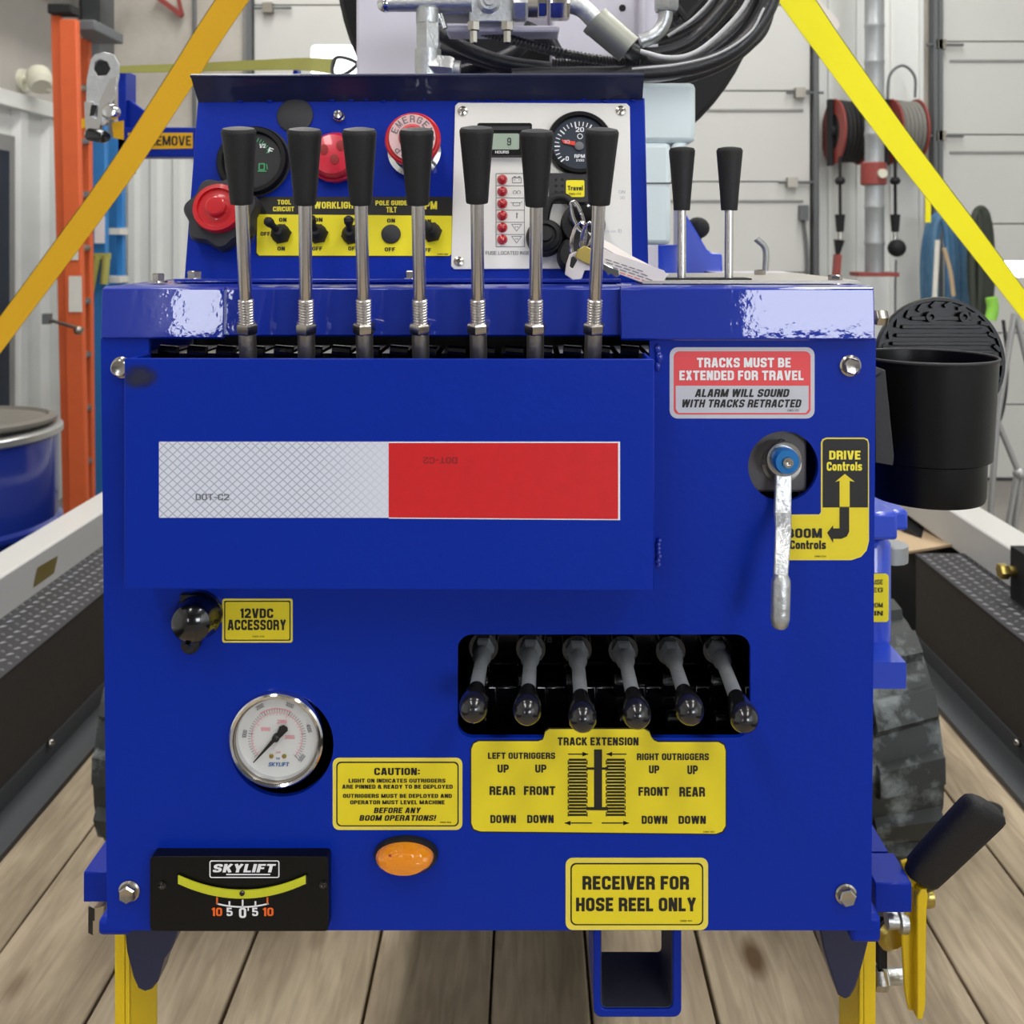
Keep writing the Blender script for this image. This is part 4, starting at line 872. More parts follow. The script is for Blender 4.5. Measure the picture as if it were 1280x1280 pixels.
for tx, x0, y0, rt in (('1000', 305.5, 918, -80), ('2000', 324.5, 884, -28), ('3000', 362, 882, 22), ('4000', 386, 911, 75), ('5000', 377, 948, 128 - 180)):
    b.text(FG, tx, x0 - 5, y0 - 2.6, x0 + 5, y0 + 2.6, z, 'grey_print', .01, rot=rt)
for tx, x0, y0 in (('1000', 331.5, 912), ('2000', 352, 902.5), ('3000', 362, 922)): b.text(FG, tx, x0 - 6, y0 - 2.4, x0 + 6, y0 + 2.4, z, 'pink_print', .02)
b.text(FG, 'psi', 345, 939, 350, 942, z, 'pink_print', 0); b.text(FG, 'bar', 345, 947, 350, 950, z, 'blue_print', 0)
b.text(FG, 'SKYLIFT', 335.5, 953.5, 361, 958.5, z, 'blue_print', .02, shear=.2)
b.build('dial_print', parent=pg, flat=True)
b = B(); b.poly(FG, [[(317, 951.5), (343, 920), (346.5, 923.5), (318, 952)]], .0012, .0018, BP); b.poly(FG, [[(345, 920), (350, 907), (355, 905), (360, 908), (360.5, 912), (357, 915), (348, 924)]], .0012, .0018, BP); b.lathe(FG.P(345.5, 921.5, -.001), FG.n, [(4.6 * kk, 0), (4.6 * kk, .0032), (2 * kk, .004)], BP, 20); b.build('needle', parent=pg)
for px in (339, 355): b = B(); b.lathe(FG.P(px, 946, -.001), FG.n, [(2.8 * kk, 0), (2.8 * kk, .0006), (1.5 * kk, .0008)], 'brass', 12); b.build('dial_screw', parent=pg)
# ring of the lens: slim dark inner shadow lip
b = B(); b.lathe(O, F0.n, [(r_ * .852, .0068), (r_ * .875, .0085), (r_ * .885, .0088)], 'steel_dull', 56, cap=False); b.build('lens_ring', parent=pg)
# --- inclinometer
b = B(); b.poly(F0, [rrect(194, 1060, 414, 1152, 5)], 0, .009, 'black_plastic'); inc = b.build('tilt_indicator', parent=M, bevel=.001)
FI = Fr(YP - .009, 304, 1104)
def arcband(yc, w0, dx): pass
b = B()
def vial(b, x0, x1, sag, yl, th, z0, z1, mt, n=20):
    up = []; dn = []
    for i in range(n + 1):
        f = -1 + 2 * i / n; x = (x0 + x1) / 2 + f * (x1 - x0) / 2; y = yl + sag * (1 - f * f); up.append((x, y - th / 2)); dn.append((x, y + th / 2))
    b.poly(FI, [up + dn[::-1]], z0, z1, mt)
vial(b, 222, 385, 19, 1098, 11, 0, .0012, 'black_gloss'); b.build('vial_seat', parent=inc)
b = B(); vial(b, 224, 383, 18.5, 1097, 10, .0012, .0022, 'vial'); b.build('vial', parent=inc)
b = B(); b.lathe(FI.P(304, 1113.5, .0022), FI.n, [(3.3 * kk, 0), (3.3 * kk, .0006), (2.2*kk, .0012)], 'black_gloss', 16); b.build('ball_float', parent=inc)
b = B(); z = .0004
b.frame_rect(FI, 262, 1075, 349.5, 1097, 3, 1.4, z, 'white_print'); b.text(FI, 'SKYLIFT', 267, 1079.5, 344, 1090, z, 'white_print', .04, shear=.25); b.line(FI, 283, 1092.6, 338, 1092.6, 1.6, z, 'white_print')
for i in range(16):
    f0, f1 = -1 + i / 8, -1 + (i + 1) / 8; b.line(FI, 303.5 + 32.5 * f0, 1129 + 4.2 * (1 - f0 * f0), 303.5 + 32.5 * f1, 1129 + 4.2 * (1 - f1 * f1), 2, z, 'white_print')
for x, y0, y1, c_ in ((271.5, 1121, 1130, 'orange_print'), (287, 1126, 1132, 'white_print'), (303.5, 1124, 1134, 'white_print'), (319.5, 1126, 1132, 'white_print'), (334.5, 1121, 1130, 'orange_print')): b.line(FI, x, y0, x, y1, 2.2, z, c_)
for tx, x0, x1, c_ in (('10', 265, 278, 'orange_print'), ('5', 283.5, 291, 'white_print'), ('0', 299, 308, 'white_print'), ('5', 315.5, 323, 'white_print'), ('10', 329, 342, 'orange_print')): b.text(FI, tx, x0, 1134, x1, 1146 + (1 if tx == '0' else -1.5), z, c_, .03)
b.line(FI, 310.5, 1134, 310.5, 1138, 1.6, z, 'white_print')
b.build('scale_print', parent=inc, flat=True)
for px, py in ((203, 1106), (404, 1105)): b = B(); b.lathe(FI.P(px, py, 0), FI.n, [(5 * kk, 0), (5 * kk, .0006), (2.5 * kk, .001), (0, .0002)], 'black_gloss', 16); b.build('screw', parent=inc)
# --- amber lamp
def ellip(b, fr, px, py, rx, ry, prof, mt, n=36):
    vs = []; fs = []
    for f, h in prof:
        for i in range(n):
            a_ = 2 * math.pi * i / n; vs.append(fr.P(px + rx * f * math.cos(a_), py + ry * f * math.sin(a_), h))
    for k_ in range(len(prof) - 1):
        for i in range(n): j = (i + 1) % n; fs.append((k_ * n + i, k_ * n + j, (k_ + 1) * n + j, (k_ + 1) * n + i))
    fs.append(tuple(range((len(prof) - 1) * n, len(prof) * n))); fs.append(tuple(range(n))); b.add(vs, fs, mt)
b = B(); ellip(b, F0, 508, 1066, 40, 22.5, [(1, 0), (1, .003), (.95, .006), (.9, .006)], 'black_rubber'); am = b.build('amber_lamp', parent=M)
b = B(); ellip(b, F0, 507.5, 1063.5, 36, 18, [(1, .003), (1, .008), (.9, .012), (.75, .0145), (.3, .016)], 'amber'); b.build('lens', parent=am)
b = B(); b.text(Fr(YP - .0166, 508, 1069), 'x', 485, 1067, 490, 1071, 0, 'dark_red_print', .02); b.build('lens_mark', parent=am, flat=True)
# --- drive selector valve and handle
b = B(); b.box(at(930, 0, .658).x, at(1008, 0, .658).x, .6565, .74, zpy(615, .658), zpy(530, .658), 'valve_grey'); vl = b.build('selector_valve', parent=M, bevel=.002)
FV = Fr(.656, 979, 573)
b = B(); b.arcstrip(FV, 977, 578, 21, 25, 195, 262, .0015, 'steel_dull', thick=.002); b.arcstrip(FV, 977, 578, 21, 25, 280, 345, .0015, 'steel_dull', thick=.002); b.arcstrip(FV, 977, 578, 21, 25, 10, 175, .0015, 'steel_dull', thick=.002); b.lathe(FV.P(977, 553, 0), FV.n, [(.0026, -.003), (.0026, .003), (.0018, .004)], 'steel', 12); b.build('stop_ring', parent=vl)
b = B(); b.lathe(FV.P(980, 577, 0), FV.n, [(.0095, -.01), (.0095, .008)], 'zinc', 28); b.build('spindle', parent=vl)
# handle: flat bar with bends, then a round grip
b = B(); cl = [(981, 574, .646, 13), (980, 600, .643, 14.5), (979, 640, .640, 15), (980, 662, .626, 14), (978.5, 690, .614, 13.5), (976.5, 724, .608, 12.5)]
vs = []; fs = []
for px, py, y, hw in cl:
    for s_, dy in ((-1, 0), (1, 0), (1, .004), (-1, .004)): q = at(px + s_ * hw * (.72 if 1 else 1), py, y); q.y += dy; vs.append(q)
n = len(cl)
for i in range(n - 1):
    for j in range(4): fs.append((i * 4 + j, i * 4 + (j + 1) % 4, (i + 1) * 4 + (j + 1) % 4, (i + 1) * 4 + j))
fs += [(0, 1, 2, 3), tuple((n - 1) * 4 + j for j in (3, 2, 1, 0))]
b.add(vs, fs, 'zinc'); hd = b.build('valve_handle', parent=M, bevel=.0012)
b = B(); A_, E_ = at(976.5, 722, .609), at(974.5, 786, .605); L_ = (E_ - A_).length; rg = 12 * .606 / FPX
b.lathe(A_, E_ - A_, [(rg * .7, -.002), (rg * .96, .001), (rg, .004), (rg, L_ - .006), (rg * .85, L_ - .002), (rg * .5, L_), (0, L_)], 'zinc', 24); b.build('handle_grip', parent=hd)
b = B(); O = at(980, 574, .640); b.lathe(O, (0, -1, 0), [(21.5 * .64 / FPX, -.004), (21.5 * .64 / FPX, .001)], 'steel', 28); b.lathe(O, (0, -1, 0), [(16.5 * .64 / FPX, .001), (16.5 * .64 / FPX, .006), (14.5 * .64 / FPX, .009), (7 * .64 / FPX, .009)], 'anodised_blue', 28); b.lathe(O, (0, -1, 0), [(7.2 * .64 / FPX, .009), (6.4 * .64 / FPX, .011), (3.5 * .64 / FPX, .011), (0, .0095)], 'steel', 18); b.build('handle_nut', parent=hd)
# --- hose reel receiver tube
yb_ = .70; b = B(); X0, X1 = at(742, 0, yb_).x, at(852, 0, yb_).x; Zt, Zb = zpy(1164, YP), zpy(1272, yb_)
FR = Fr(yb_, 797, 1218)
b.poly(FR, [rrect(742, 1140, 852, 1272, 10), rrect(751, 1150, 841, 1262, 7)[::-1]], -.057, 0, 'blue'); rt_ = b.build('receiver_tube', parent=M, bevel=.001)
b = B(); b.poly(FR, [rrect(750, 1149, 842, 1263, 7), rrect(752, 1151, 840, 1261, 6)[::-1]], -.056, -.002, 'bore'); b.build('tube_bore', parent=rt_, label='dull grey inside of the tube')
# --- lower corner gussets and yellow legs
def gus(name, pts, y, mt, th=.02): b = B(); b.poly(Fr(y, pts[0][0], pts[0][1]), [pts], -th, 0, mt); return b.build(name, parent=M, bevel=.0015)
gus('gusset', [(155, 1160), (222, 1160), (220, 1172), (214, 1188), (205, 1200), (197, 1228), (190, 1237), (180, 1240), (172, 1236), (166, 1222), (158, 1190)], .672, 'navy')
gus('gusset', [(1024, 1160), (1088, 1160), (1086, 1178), (1079, 1205), (1070, 1235), (1064, 1246), (1056, 1250), (1048, 1245), (1040, 1222), (1030, 1190)], .672, 'navy')
b = B(); b.box(at(124, 0, .655).x, at(165, 0, .655).x, .652, .70, zpy(1167, .655), zpy(1146, .655), 'blue'); b.build('corner_foot', parent=M, bevel=.003)
b = B(); b.box(at(1062, 0, .655).x, at(1100, 0, .655).x, .652, .70, zpy(1176, .655), zpy(1142, .655), 'blue'); b.build('corner_foot', parent=M, bevel=.003)
for x0, xm, x1 in ((143, 158, 181), (1095, 1078, 1062)):
    b = B(); ya = .69; X = [at(v, 0, ya).x for v in (x0, xm, x1)]
    b.box(min(X[0], X[1]), max(X[0], X[1]), ya, ya + .004, DECK + .004, zpy(1165, ya), 'yellow_paint')
    b.beam((X[1], ya + .002, DECK + .004), (X[1], ya + .002, zpy(1165, ya)), .004, .004, 'yellow_paint', up=(0, 1, 0))
    vs = [(X[1], ya, DECK + .004), (X[2], ya + .02, DECK + .004), (X[2], ya + .024, DECK + .004), (X[1], ya + .004, DECK + .004)]; zz_ = zpy(1165, ya)
    b.add([Vector(v) for v in vs] + [Vector((v[0], v[1], zz_)) for v in vs], [(0, 1, 5, 4), (1, 2, 6, 5), (2, 3, 7, 6), (3, 0, 4, 7), (0, 3, 2, 1), (4, 5, 6, 7)], 'yellow_paint')
    b.box(min(X) - .03, max(X) + .03, ya - .02, ya + .06, DECK + .004, DECK + .012, 'yellow_paint'); b.build('stand_leg', parent=M, bevel=.0008)
# left small blue bar end + nut
b = B(); q = at(104, 0, .70); b.box(q.x, at(140, 0, .70).x, .70, .78, zpy(1128, .70), zpy(1090, .70), 'blue'); b.build('cross_bar', parent=M, bevel=.001)
b = B(); b.cyl(at(120, 1130, .72), at(120, 1163, .72), .0052, 'steel', seg=6); b.lathe(at(123, 1129, .715), (0, 0, -1), [(.006, 0), (.006, .009)], 'steel', 6); b.build('clamp_bolt', parent=M)
# --- pedal at lower right
b = B(); b.box(at(1094, 0, .70).x, at(1140, 0, .70).x, .70, .735, zpy(1141, .70), zpy(1104, .70), 'blue'); b.build('cross_bar', parent=M, bevel=.001)
t = B(); FD = Fr(.715, 1150, 1150)
t.poly(FD, [[(1126, 1078), (1138, 1074), (1146, 1094), (1156, 1098), (1160, 1112), (1153, 1135), (1152, 1245), (1148, 1264), (1136, 1264), (1131, 1240), (1126, 1150), (1140, 1128), (1140, 1110)]], -.003, 0, 'yellow_paint')
t.poly(FD, [[(1141, 1112), (1146, 1103), (1153, 1103), (1155, 1112), (1153, 1130), (1152, 1245), (1148, 1264), (1141, 1264)]], 0, .008, 'yellow_paint')
pd = t.build('release_pedal', parent=M, bevel=.001)
b = B(); A_, E_ = at(1146, 1098, .715), at(1238, 1004, .69); d_ = (E_ - A_).normalized(); sd = Vector((0, 1, 0)); nn = d_.cross(sd).normalized(); L_ = (E_ - A_).length
vs = []; rings = 10; n = 16
FS = [0, .02, .06, .2, .4, .6, .8, .88, .93, .97, .99, 1]; rings = len(FS) - 1
for i, f in enumerate(FS):
    wv = .0122 + .0033 * f ** .6; tv = .010; sh = 1
    if f > .85: e = (f - .85) / .15; sh = max(.2, (1 - e ** 4 * .97) ** .5)
    if f < .06: sh = .8 + .2 * (f / .06) ** .5
    for j in range(n):
        a_ = 2 * math.pi * j / n; cx_ = math.copysign(abs(math.cos(a_)) ** .6, math.cos(a_)); sx_ = math.copysign(abs(math.sin(a_)) ** .6, math.sin(a_)); vs.append(A_ + d_ * L_ * f + nn * wv * cx_ * sh + sd * tv * sx_ * sh)
fs = [(i * n + j, i * n + (j + 1) % n, (i + 1) * n + (j + 1) % n, (i + 1) * n + j) for i in range(rings) for j in range(n)] + [tuple(range(n)), tuple(range(rings * n, rings * n + n))]
b.add(vs, fs, 'grip_rubber'); b.build('pedal_grip', parent=pd)
b = B(); b.lathe(at(1158, 1118, .72), (1, -.1, 0), [(.008, -.004), (.009, 0), (.008, .004)], 'brass', 18); b.lathe(at(1108, 1150, .72), (1, 0, 0), [(.006, 0), (.006, .008), (.009, .009), (.009, .014)], 'zinc', 12); b.cyl(at(1095, 1222, .74), at(1132, 1220, .74), .0055, 'zinc'); b.hexa(at(1092, 1222, .74), (1, 0, 0), .009, .01, 'steel'); b.lathe(at(1112, 1165, .73), (.2, -1, 0), [(.011, 0), (.012, .004), (.008, .007)], 'brass', 14); b.box(at(1096, 0, .74).x, at(1106, 0, .74).x, .735, .745, zpy(1205, .74), zpy(1140, .74), 'black_matte'); b.build('pedal_bolts', parent=pd)

# ---------------------------------------------------------------- console instruments
def gk(px, py): return FK.k(px, py)
def KO(off): return Fr(.72, 520, 350, tilt=13, off=off)
def KP(px, py, off): f_ = KO(off); return f_.P(px, py) - f_.n * off
# fuel gauge
def gauge(px, py, r, face, name):
    k_ = gk(px, py); O = KP(px, py, .0075); b = B(); b.lathe(O, FK.n, [(r * k_, 0), (r * k_, .006), (r * .96 * k_, .0075), (r * .84 * k_, .0075), (r * .8 * k_, .0045), (r * .8 * k_, .003)], 'black_plastic', 48); g_ = b.build(name, parent=M)
    b = B(); b.lathe(O, FK.n, [(r * .81 * k_, .0), (r * .81 * k_, .0038), (0, .0038)], face, 40); b.build('dial', parent=g_); return g_
fg = gauge(314, 199, 44, 'dial_black', 'fuel_gauge'); b = B(); z = .0042
ticks(b, FK, 312, 204, 27, 32, 200, 335, 20, 1.0, z, 'green_print', 10, 25); b.text(FK, '1/2', 326, 182, 334, 187, z, 'white_print', .02); b.text(FK, 'F', 337, 187, 343, 194, z, 'white_print', .02, rot=20); b.frame_rect(FK, 325, 206, 333, 215, 1, 1.6, z, 'green_print'); b.line(FK, 324, 216, 335, 216, 1.4, z, 'green_print'); b.line(FK, 335, 207, 336, 214, 1.2, z, 'green_print'); b.text(FK, 'E', 287, 200, 292, 206, z, 'white_print', .02)
b.build('dial_print', parent=fg, flat=True)
b = B(); b.lathe(KP(315, 199, .0075), FK.n, [(44.5 * gk(314, 199), 0), (46 * gk(314, 199), .0015)], 'charcoal', 40); b.build('gasket', parent=fg)
b = B(); k_ = gk(369, 145); b.lathe(FK.P(369, 145), FK.n, [(22.5 * k_, 0), (22.5 * k_, .0012), (20 * k_, .002), (0, .0022)], 'charcoal', 36); b.build('hole_plug', parent=M)
scr(FK, 424, 146, 7.5, M, hexhead=False, name='screw')
# red warning lamp
k_ = gk(417, 195); b = B(); b.lathe(FK.P(417, 198), FK.n, [(33 * k_, 0), (33 * k_, .003), (31 * k_, .004)], 'blue', 36); rl = b.build('red_alarm', parent=M)
b = B(); b.lathe(KP(417, 195, .008), FK.n, [(32 * k_, .002), (32 * k_, .006), (30 * k_, .0075), (29 * k_, .006), (28 * k_, .011), (25 * k_, .0132), (18 * k_, .0140), (0, .0142)], 'alarm_red', 40); b.build('dome', parent=rl)
for dx, dy in ((-12, -4), (9, -9), (1, 8)):
    b = B(); ellip(b, KO(.0142), 417 + dx, 195 + dy - 4, 5.5, 6.5, [(1, -.001), (1, .0004), (.7, .0006)], 'dark_red_print'); b.build('sound_hole', parent=rl)
# emergency stop
k_ = gk(516, 178); b = B(); b.lathe(FK.P(519, 192), FK.n, [(33 * k_, 0), (33 * k_, .006), (27 * k_, .008), (25 * k_, .014)], 'chrome', 36); es = b.build('emergency_stop', parent=M)
FE = Fr(.70, 516, 178, tilt=13)
ke = FE.k(516, 178); b = B(); b.lathe(FE.P(516, 174), FE.n, [(15 * ke, -.014), (30 * ke, -.006), (34.5 * ke, -.003), (35 * ke, 0), (33 * ke, .0016), (30 * ke, .0012), (17 * ke, .003), (16 * ke, .006), (12 * ke, .009), (0, .0095)], 'red', 44); b.build('push_head', parent=es)
b = B(); b.poly(FE, [circ(516, 174, 29, 44), circ(516, 174, 17, 44)[::-1]], .0034, .0034, 'pale_ring')
s = 'EMERGENCY STOP '
for i, ch in enumerate(s):
    if ch == ' ': continue
    a_ = -158 + i * 22.8; r0 = 23.3; x, y = 516 + r0 * math.cos(R(a_)), 174 + r0 * math.sin(R(a_)); b.text(FE, ch, x - 3, y - 4.3, x + 3, y + 4.3, .0037, 'grey_print', .005, rot=a_ + 90)
b.build('ring_print', parent=es, flat=True)
# star knob with red button
k_ = gk(275, 266); O = KP(276, 265, .014); b = B()
b.lathe(O, FK.n, [(40 * k_, .002), (47 * k_, .004), (47.5 * k_, .012), (44 * k_, .016), (30 * k_, .017)], 'charcoal', 84, wob=lambda t_: .93 + .07 * math.cos(7 * t_ + 1.0)); b.lathe(O, FK.n, [(14 * k_, 0), (14 * k_, .004)], 'steel', 16)
sk = b.build('star_knob', parent=M)
b = B(); O2 = KP(270, 258, .026) + FK.n * .016; b.lathe(O2, FK.n, [(30 * k_, 0), (30.5 * k_, .006), (29 * k_, .0085), (24 * k_, .0088), (23 * k_, .0068), (14 * k_, .0066), (12.5 * k_, .007), (12 * k_, .012), (10 * k_, .013), (0, .0132)], 'red', 44); b.build('red_button', parent=sk)
b = B(); b.lathe(FK.P(310, 287, .004), Vector((.4, -.5, -.6)), [(.002, 0), (.002, .012), (.003, .014)], 'steel', 10); b.build('set_screw', parent=sk)
# switch sticker
lp = rrect(322, 246, 566, 321, 6); lp = [(x - (2 if y > 300 else 0), y) for x, y in lp]
def swl(b, z): pass
T = [('TOOL', 347, 250, 364, 256, 'yellow_print', BO), ('CIRCUIT', 341.5, 258.5, 368, 264.5, 'yellow_print', BO), ('WORKLIGHT', 393, 252.5, 448, 261, 'yellow_print', BO), ('POLE GUIDE', 469.5, 251, 509, 257, 'yellow_print', BO), ('TILT', 483, 259, 496, 266, 'yellow_print', BO), ('RPM', 524, 252, 546.5, 262, 'yellow_print', BO),
     ('ON', 349, 272.5, 358.5, 277.5, BP, BO), ('OFF', 326, 290, 338, 295, BP, BO), ('ON', 347, 308.5, 356.5, 313.5, BP, BO), ('ON', 393, 272.5, 403.5, 277.5, BP, BO), ('OFF', 390.5, 308.5, 403, 313.5, BP, BO), ('ON', 438, 272.5, 448, 277.5, BP, BO), ('OFF', 435.5, 308.5, 448, 313.5, BP, BO),
     ('ON', 484, 273.5, 494, 278.5, BP, BO), ('OFF', 481, 309.5, 494, 314.5, BP, BO), ('ON', 529, 274.5, 539, 279, BP, BO), ('OFF', 526, 310.5, 539, 315.5, BP, BO), ('SWD-169', 547, 317, 560, 319, BP, dict(bold=0))]
sticker('switch_sticker', FK, [([lp], BP), ([[(322, 268), (565, 270), (565, 317), (562, 320), (324, 319.5), (321, 316)]], 'yellow')], T)
def toggle(px, py, dx, dy):
    k_ = gk(px, py); b = B(); O = FK.P(px, py); b.lathe(O, FK.n, [(13 * k_, 0), (13 * k_, .003), (11 * k_, .004)], 'charcoal', 6, ph=.2); b.lathe(O, FK.n, [(12 * k_, .003), (11 * k_, .006), (7 * k_, .010), (5 * k_, .012)], 'black_rubber', 24); t_ = b.build('toggle_switch', parent=M)
    b = B(); E = FK.P(px + dx, py + dy, .018); A = FK.P(px, py, .009); d_ = E - A; L_ = d_.length; b.lathe(A, d_, [(4 * k_, 0), (4.2 * k_, L_ * .6), (5.8 * k_, L_ * .8), (5.8 * k_, L_ * 1.05), (3.5 * k_, L_ * 1.2), (0, L_ * 1.22)], 'black_rubber', 18); b.build('toggle', parent=t_)
for a in ((352, 293, -9, -9), (398, 293, -3, -12), (440, 294, 1, -12), (540, 291, -6, -2)): toggle(*a)
b = B(); k_ = gk(489, 293); b.lathe(FK.P(489, 293), FK.n, [(12.3 * k_, 0), (12 * k_, .002), (9 * k_, .003), (0, .0033)], 'charcoal', 28); b.build('blanking_plug', parent=M)
# --- instrument plate
b = B(); b.poly(FK, [[(573, 129), (783, 130), (787, 134), (790, 331), (786, 336), (568, 337), (564, 333), (569, 133)]], 0, .0016, 'aluminium'); ip = b.build('instrument_plate', parent=M, bevel=.0004)
FN = Fr(.72, 520, 350, tilt=13, off=.0016)
for px, py in ((578.5, 139), (776, 138.5), (573.5, 327)):
    b = B(); k_ = gk(px, py); b.lathe(FN.P(px, py), FN.n, [(6.6 * k_, 0), (6 * k_, .0014), (3 * k_, .002), (2 * k_, .001), (0, .001)], 'steel', 20); b.build('screw', parent=ip)
b = B(); b.poly(FN, [rrect(597, 157, 665, 197, 3)], 0, .006, 'black_plastic'); hm = b.build('hour_meter', parent=M, bevel=.0006)
FHm = Fr(.72, 520, 350, tilt=13, off=.0077)
b = B(); b.poly(FHm, [[(600, 158), (663, 158), (661, 163), (602, 163)]], -.001, .0006, 'charcoal'); b.build('bezel', parent=hm)
b = B(); b.poly(FHm, [rrect(612, 167, 649, 187, 2)], -.001, .0003, 'lcd'); b.build('display', parent=hm)
b = B(); b.text(FHm, '9', 634, 172.5, 639, 182, .0007, BP, .005); b.text(FHm, 'HOURS', 619, 188.5, 636, 192, .0003, 'white_print', .01); b.build('display_print', parent=hm, flat=True)
# tachometer
k_ = gk(724, 181); O = FN.P(724, 181); b = B(); b.lathe(O, FN.n, [(41 * k_, 0), (41 * k_, .006), (39.5 * k_, .0075), (35 * k_, .0075), (33.5 * k_, .003)], 'black_plastic', 48, cap=False); tc_ = b.build('tachometer', parent=M)
b = B(); b.lathe(O, FN.n, [(34 * k_, 0), (34 * k_, .0046), (0, .0046)], 'dial_blue', 44); b.build('dial', parent=tc_)
FT = Fr(.72, 520, 350, tilt=13, off=.0064); b = B(); z = .0002
ticks(b, FT, 724, 183, 25.5, 31, 140, 400, 26, 1.2, z, 'white_print', 4, 24)
b.text(FT, '20', 719.5, 159, 730, 165, z, 'white_print', .02); b.arcstrip(FT, 725, 170.5, 2.6, 3.5, 0, 359, z, 'white_print'); b.text(FT, '0', 707, 195.5, 711, 201, z, 'white_print', .02); b.text(FT, 'RPM', 718, 193, 731, 197.5, z, 'white_print', .02); b.text(FT, 'X100', 720, 199, 730, 202, z, 'white_print', .01); b.text(FT, '30', 742, 171, 750, 177, z, 'white_print', .02)
b.build('dial_print', parent=tc_, flat=True)
b = B(); b.poly(FT, [[(702, 175), (719, 177.5), (718.5, 182.5), (704, 179.5)]], .0006, .0012, 'red_pointer'); b.text(FT, '10', 705, 175.5, 712, 180, .0014, 'pale_ring', .01); b.lathe(FT.P(724, 183), FT.n, [(5.5 * k_, 0), (5.5 * k_, .0015), (3 * k_, .002)], 'grey_print', 20); b.build('pointer', parent=tc_)
# warning lights grid
b = B(); z = .0003
for i in range(7): b.line(FN, 620, 217 + i * 15.25, 656, 217 + i * 15.25, .7, z, 'grey_print')
for x in (620, 655.5): b.line(FN, x, 217, x, 308.5, .7, z, 'grey_print')
b.frame_rect(FN, 640, 222, 652, 229, .6, .7, z, 'grey_print'); b.line(FN, 642, 221, 645, 221, 1.2, z, 'grey_print'); b.line(FN, 647.5, 221, 650.5, 221, 1.2, z, 'grey_print'); b.line(FN, 642, 225, 644.5, 225, .6, z, 'grey_print'); b.line(FN, 648, 225, 650, 225, .6, z, 'grey_print')
for cx_ in (643.5, 648.5): b.arcstrip(FN, cx_, 240.5, 1.7, 2.4, -250, 70, z, 'grey_print', 12)
b.frame_rect(FN, 641, 253, 650, 257.5, 1, .7, z, 'grey_print'); b.line(FN, 650, 254, 653, 252, .7, z, 'grey_print'); b.line(FN, 641, 254, 638.5, 253, .7, z, 'grey_print')
b.line(FN, 646, 266, 646, 273, 1.4, z, 'grey_print'); b.line(FN, 646, 267.5, 648, 267.5, .6, z, 'grey_print')
for y in (280.5, 295.5):
    for (a0, b0, a1, b1) in ((639.5, y, 652, y), (639.5, y, 645.7, y + 8.5), (652, y, 645.7, y + 8.5)): b.line(FN, a0, b0, a1, b1, .7, z, 'grey_print')
    b.text(FN, 'xx', 643.5, y + 2, 648, y + 4, z, 'grey_print', 0)
b.text(FN, 'FUSE LOCATED INSIDE PANEL', 607, 314, 686, 318.5, z, 'grey_print', 0)
b.text(FN, 'ON', 773.5, 238, 781.5, 242, z, 'silver_print', 0); b.text(FN, '30', 775, 245.5, 781, 249, z, 'silver_print', 0); b.text(FN, 'x 5 min', 756, 288, 770, 290.5, z, 'silver_print', 0); b.text(FN, '10', 772, 286.5, 777, 291, z, 'silver_print', 0)
b.build('panel_print', parent=ip, flat=True)
for i in range(6):
    b = B(); k_ = gk(628, 225); b.lathe(FN.P(628, 225 + i * 15), FN.n, [(6.3 * k_, 0), (6.3 * k_, .0015), (5.4 * k_, .0018), (4.8 * k_, .003), (2.5 * k_, .0042), (0, .0045)], 'red_clear', 20); b.build('indicator_light', parent=ip)
# travel switch
b = B(); b.poly(FN, [rrect(686, 219, 754, 255, 2.5)], 0, .0055, 'charcoal'); ts = b.build('travel_switch', parent=M, bevel=.0008)
FTs = Fr(.72, 520, 350, tilt=13, off=.0072); b = B(); b.poly(FTs, [rrect(707.5, 225.5, 730.5, 246.5, 2)], 0, .0006, 'yellow'); b.build('label_plate', parent=ts)
b = B(); b.text(FTs, 'Travel', 709.5, 232.5, 728.5, 238.5, .0009, BP, .03); b.text(FTs, 'SWD-174', 711, 241.5, 726, 244, .0009, BP, 0)
for xx in (695, 703):
    for yy in (224.5, 232, 240, 247.5): b.poly(FTs, [rrect(xx - 1.8, yy - 1.4, xx + 1.8, yy + 1.4, 1.2, 2)], -.001, .0003, 'black_matte')
b.build('lettering', parent=ts, flat=True)
# ignition with rubber cap and body
k_ = gk(679, 300); O = FN.P(681, 299); b = B()
b.lathe(O, FN.n, [(23 * k_, 0), (23.5 * k_, .006), (21 * k_, .009), (19 * k_, .009), (18.5 * k_, .013), (14 * k_, .015), (13 * k_, .013), (9 * k_, .0135), (8.5 * k_, .018), (0, .0185)], 'black_rubber', 36); cap = b.build('dust_cap', parent=M)
b = B(); b.tube([FN.P(680, 282, .006), FN.P(684, 262, .007), FN.P(690, 252, .008), FN.P(704, 250, .008), FN.P(716, 258, .007)], 5.5 * k_, 'black_rubber'); b.build('cap_strap', parent=cap)
b = B(); O = FN.P(728, 300, 0); b.lathe(FN.P(728, 284, 0), FN.n, [(28 * k_, 0), (28 * k_, .008), (26 * k_, .012), (20 * k_, .013)], 'black_rubber', 32); b.lathe(FN.P(718, 322, 0), FN.n, [(22 * k_, 0), (22 * k_, .010), (18 * k_, .013), (0, .013)], 'black_rubber', 30); b.lathe(FN.P(726, 278, .011), FN.n, [(17 * k_, 0), (16 * k_, .010), (12 * k_, .012), (0, .0125)], 'black_gloss', 30); b.build('key_switch', parent=M)
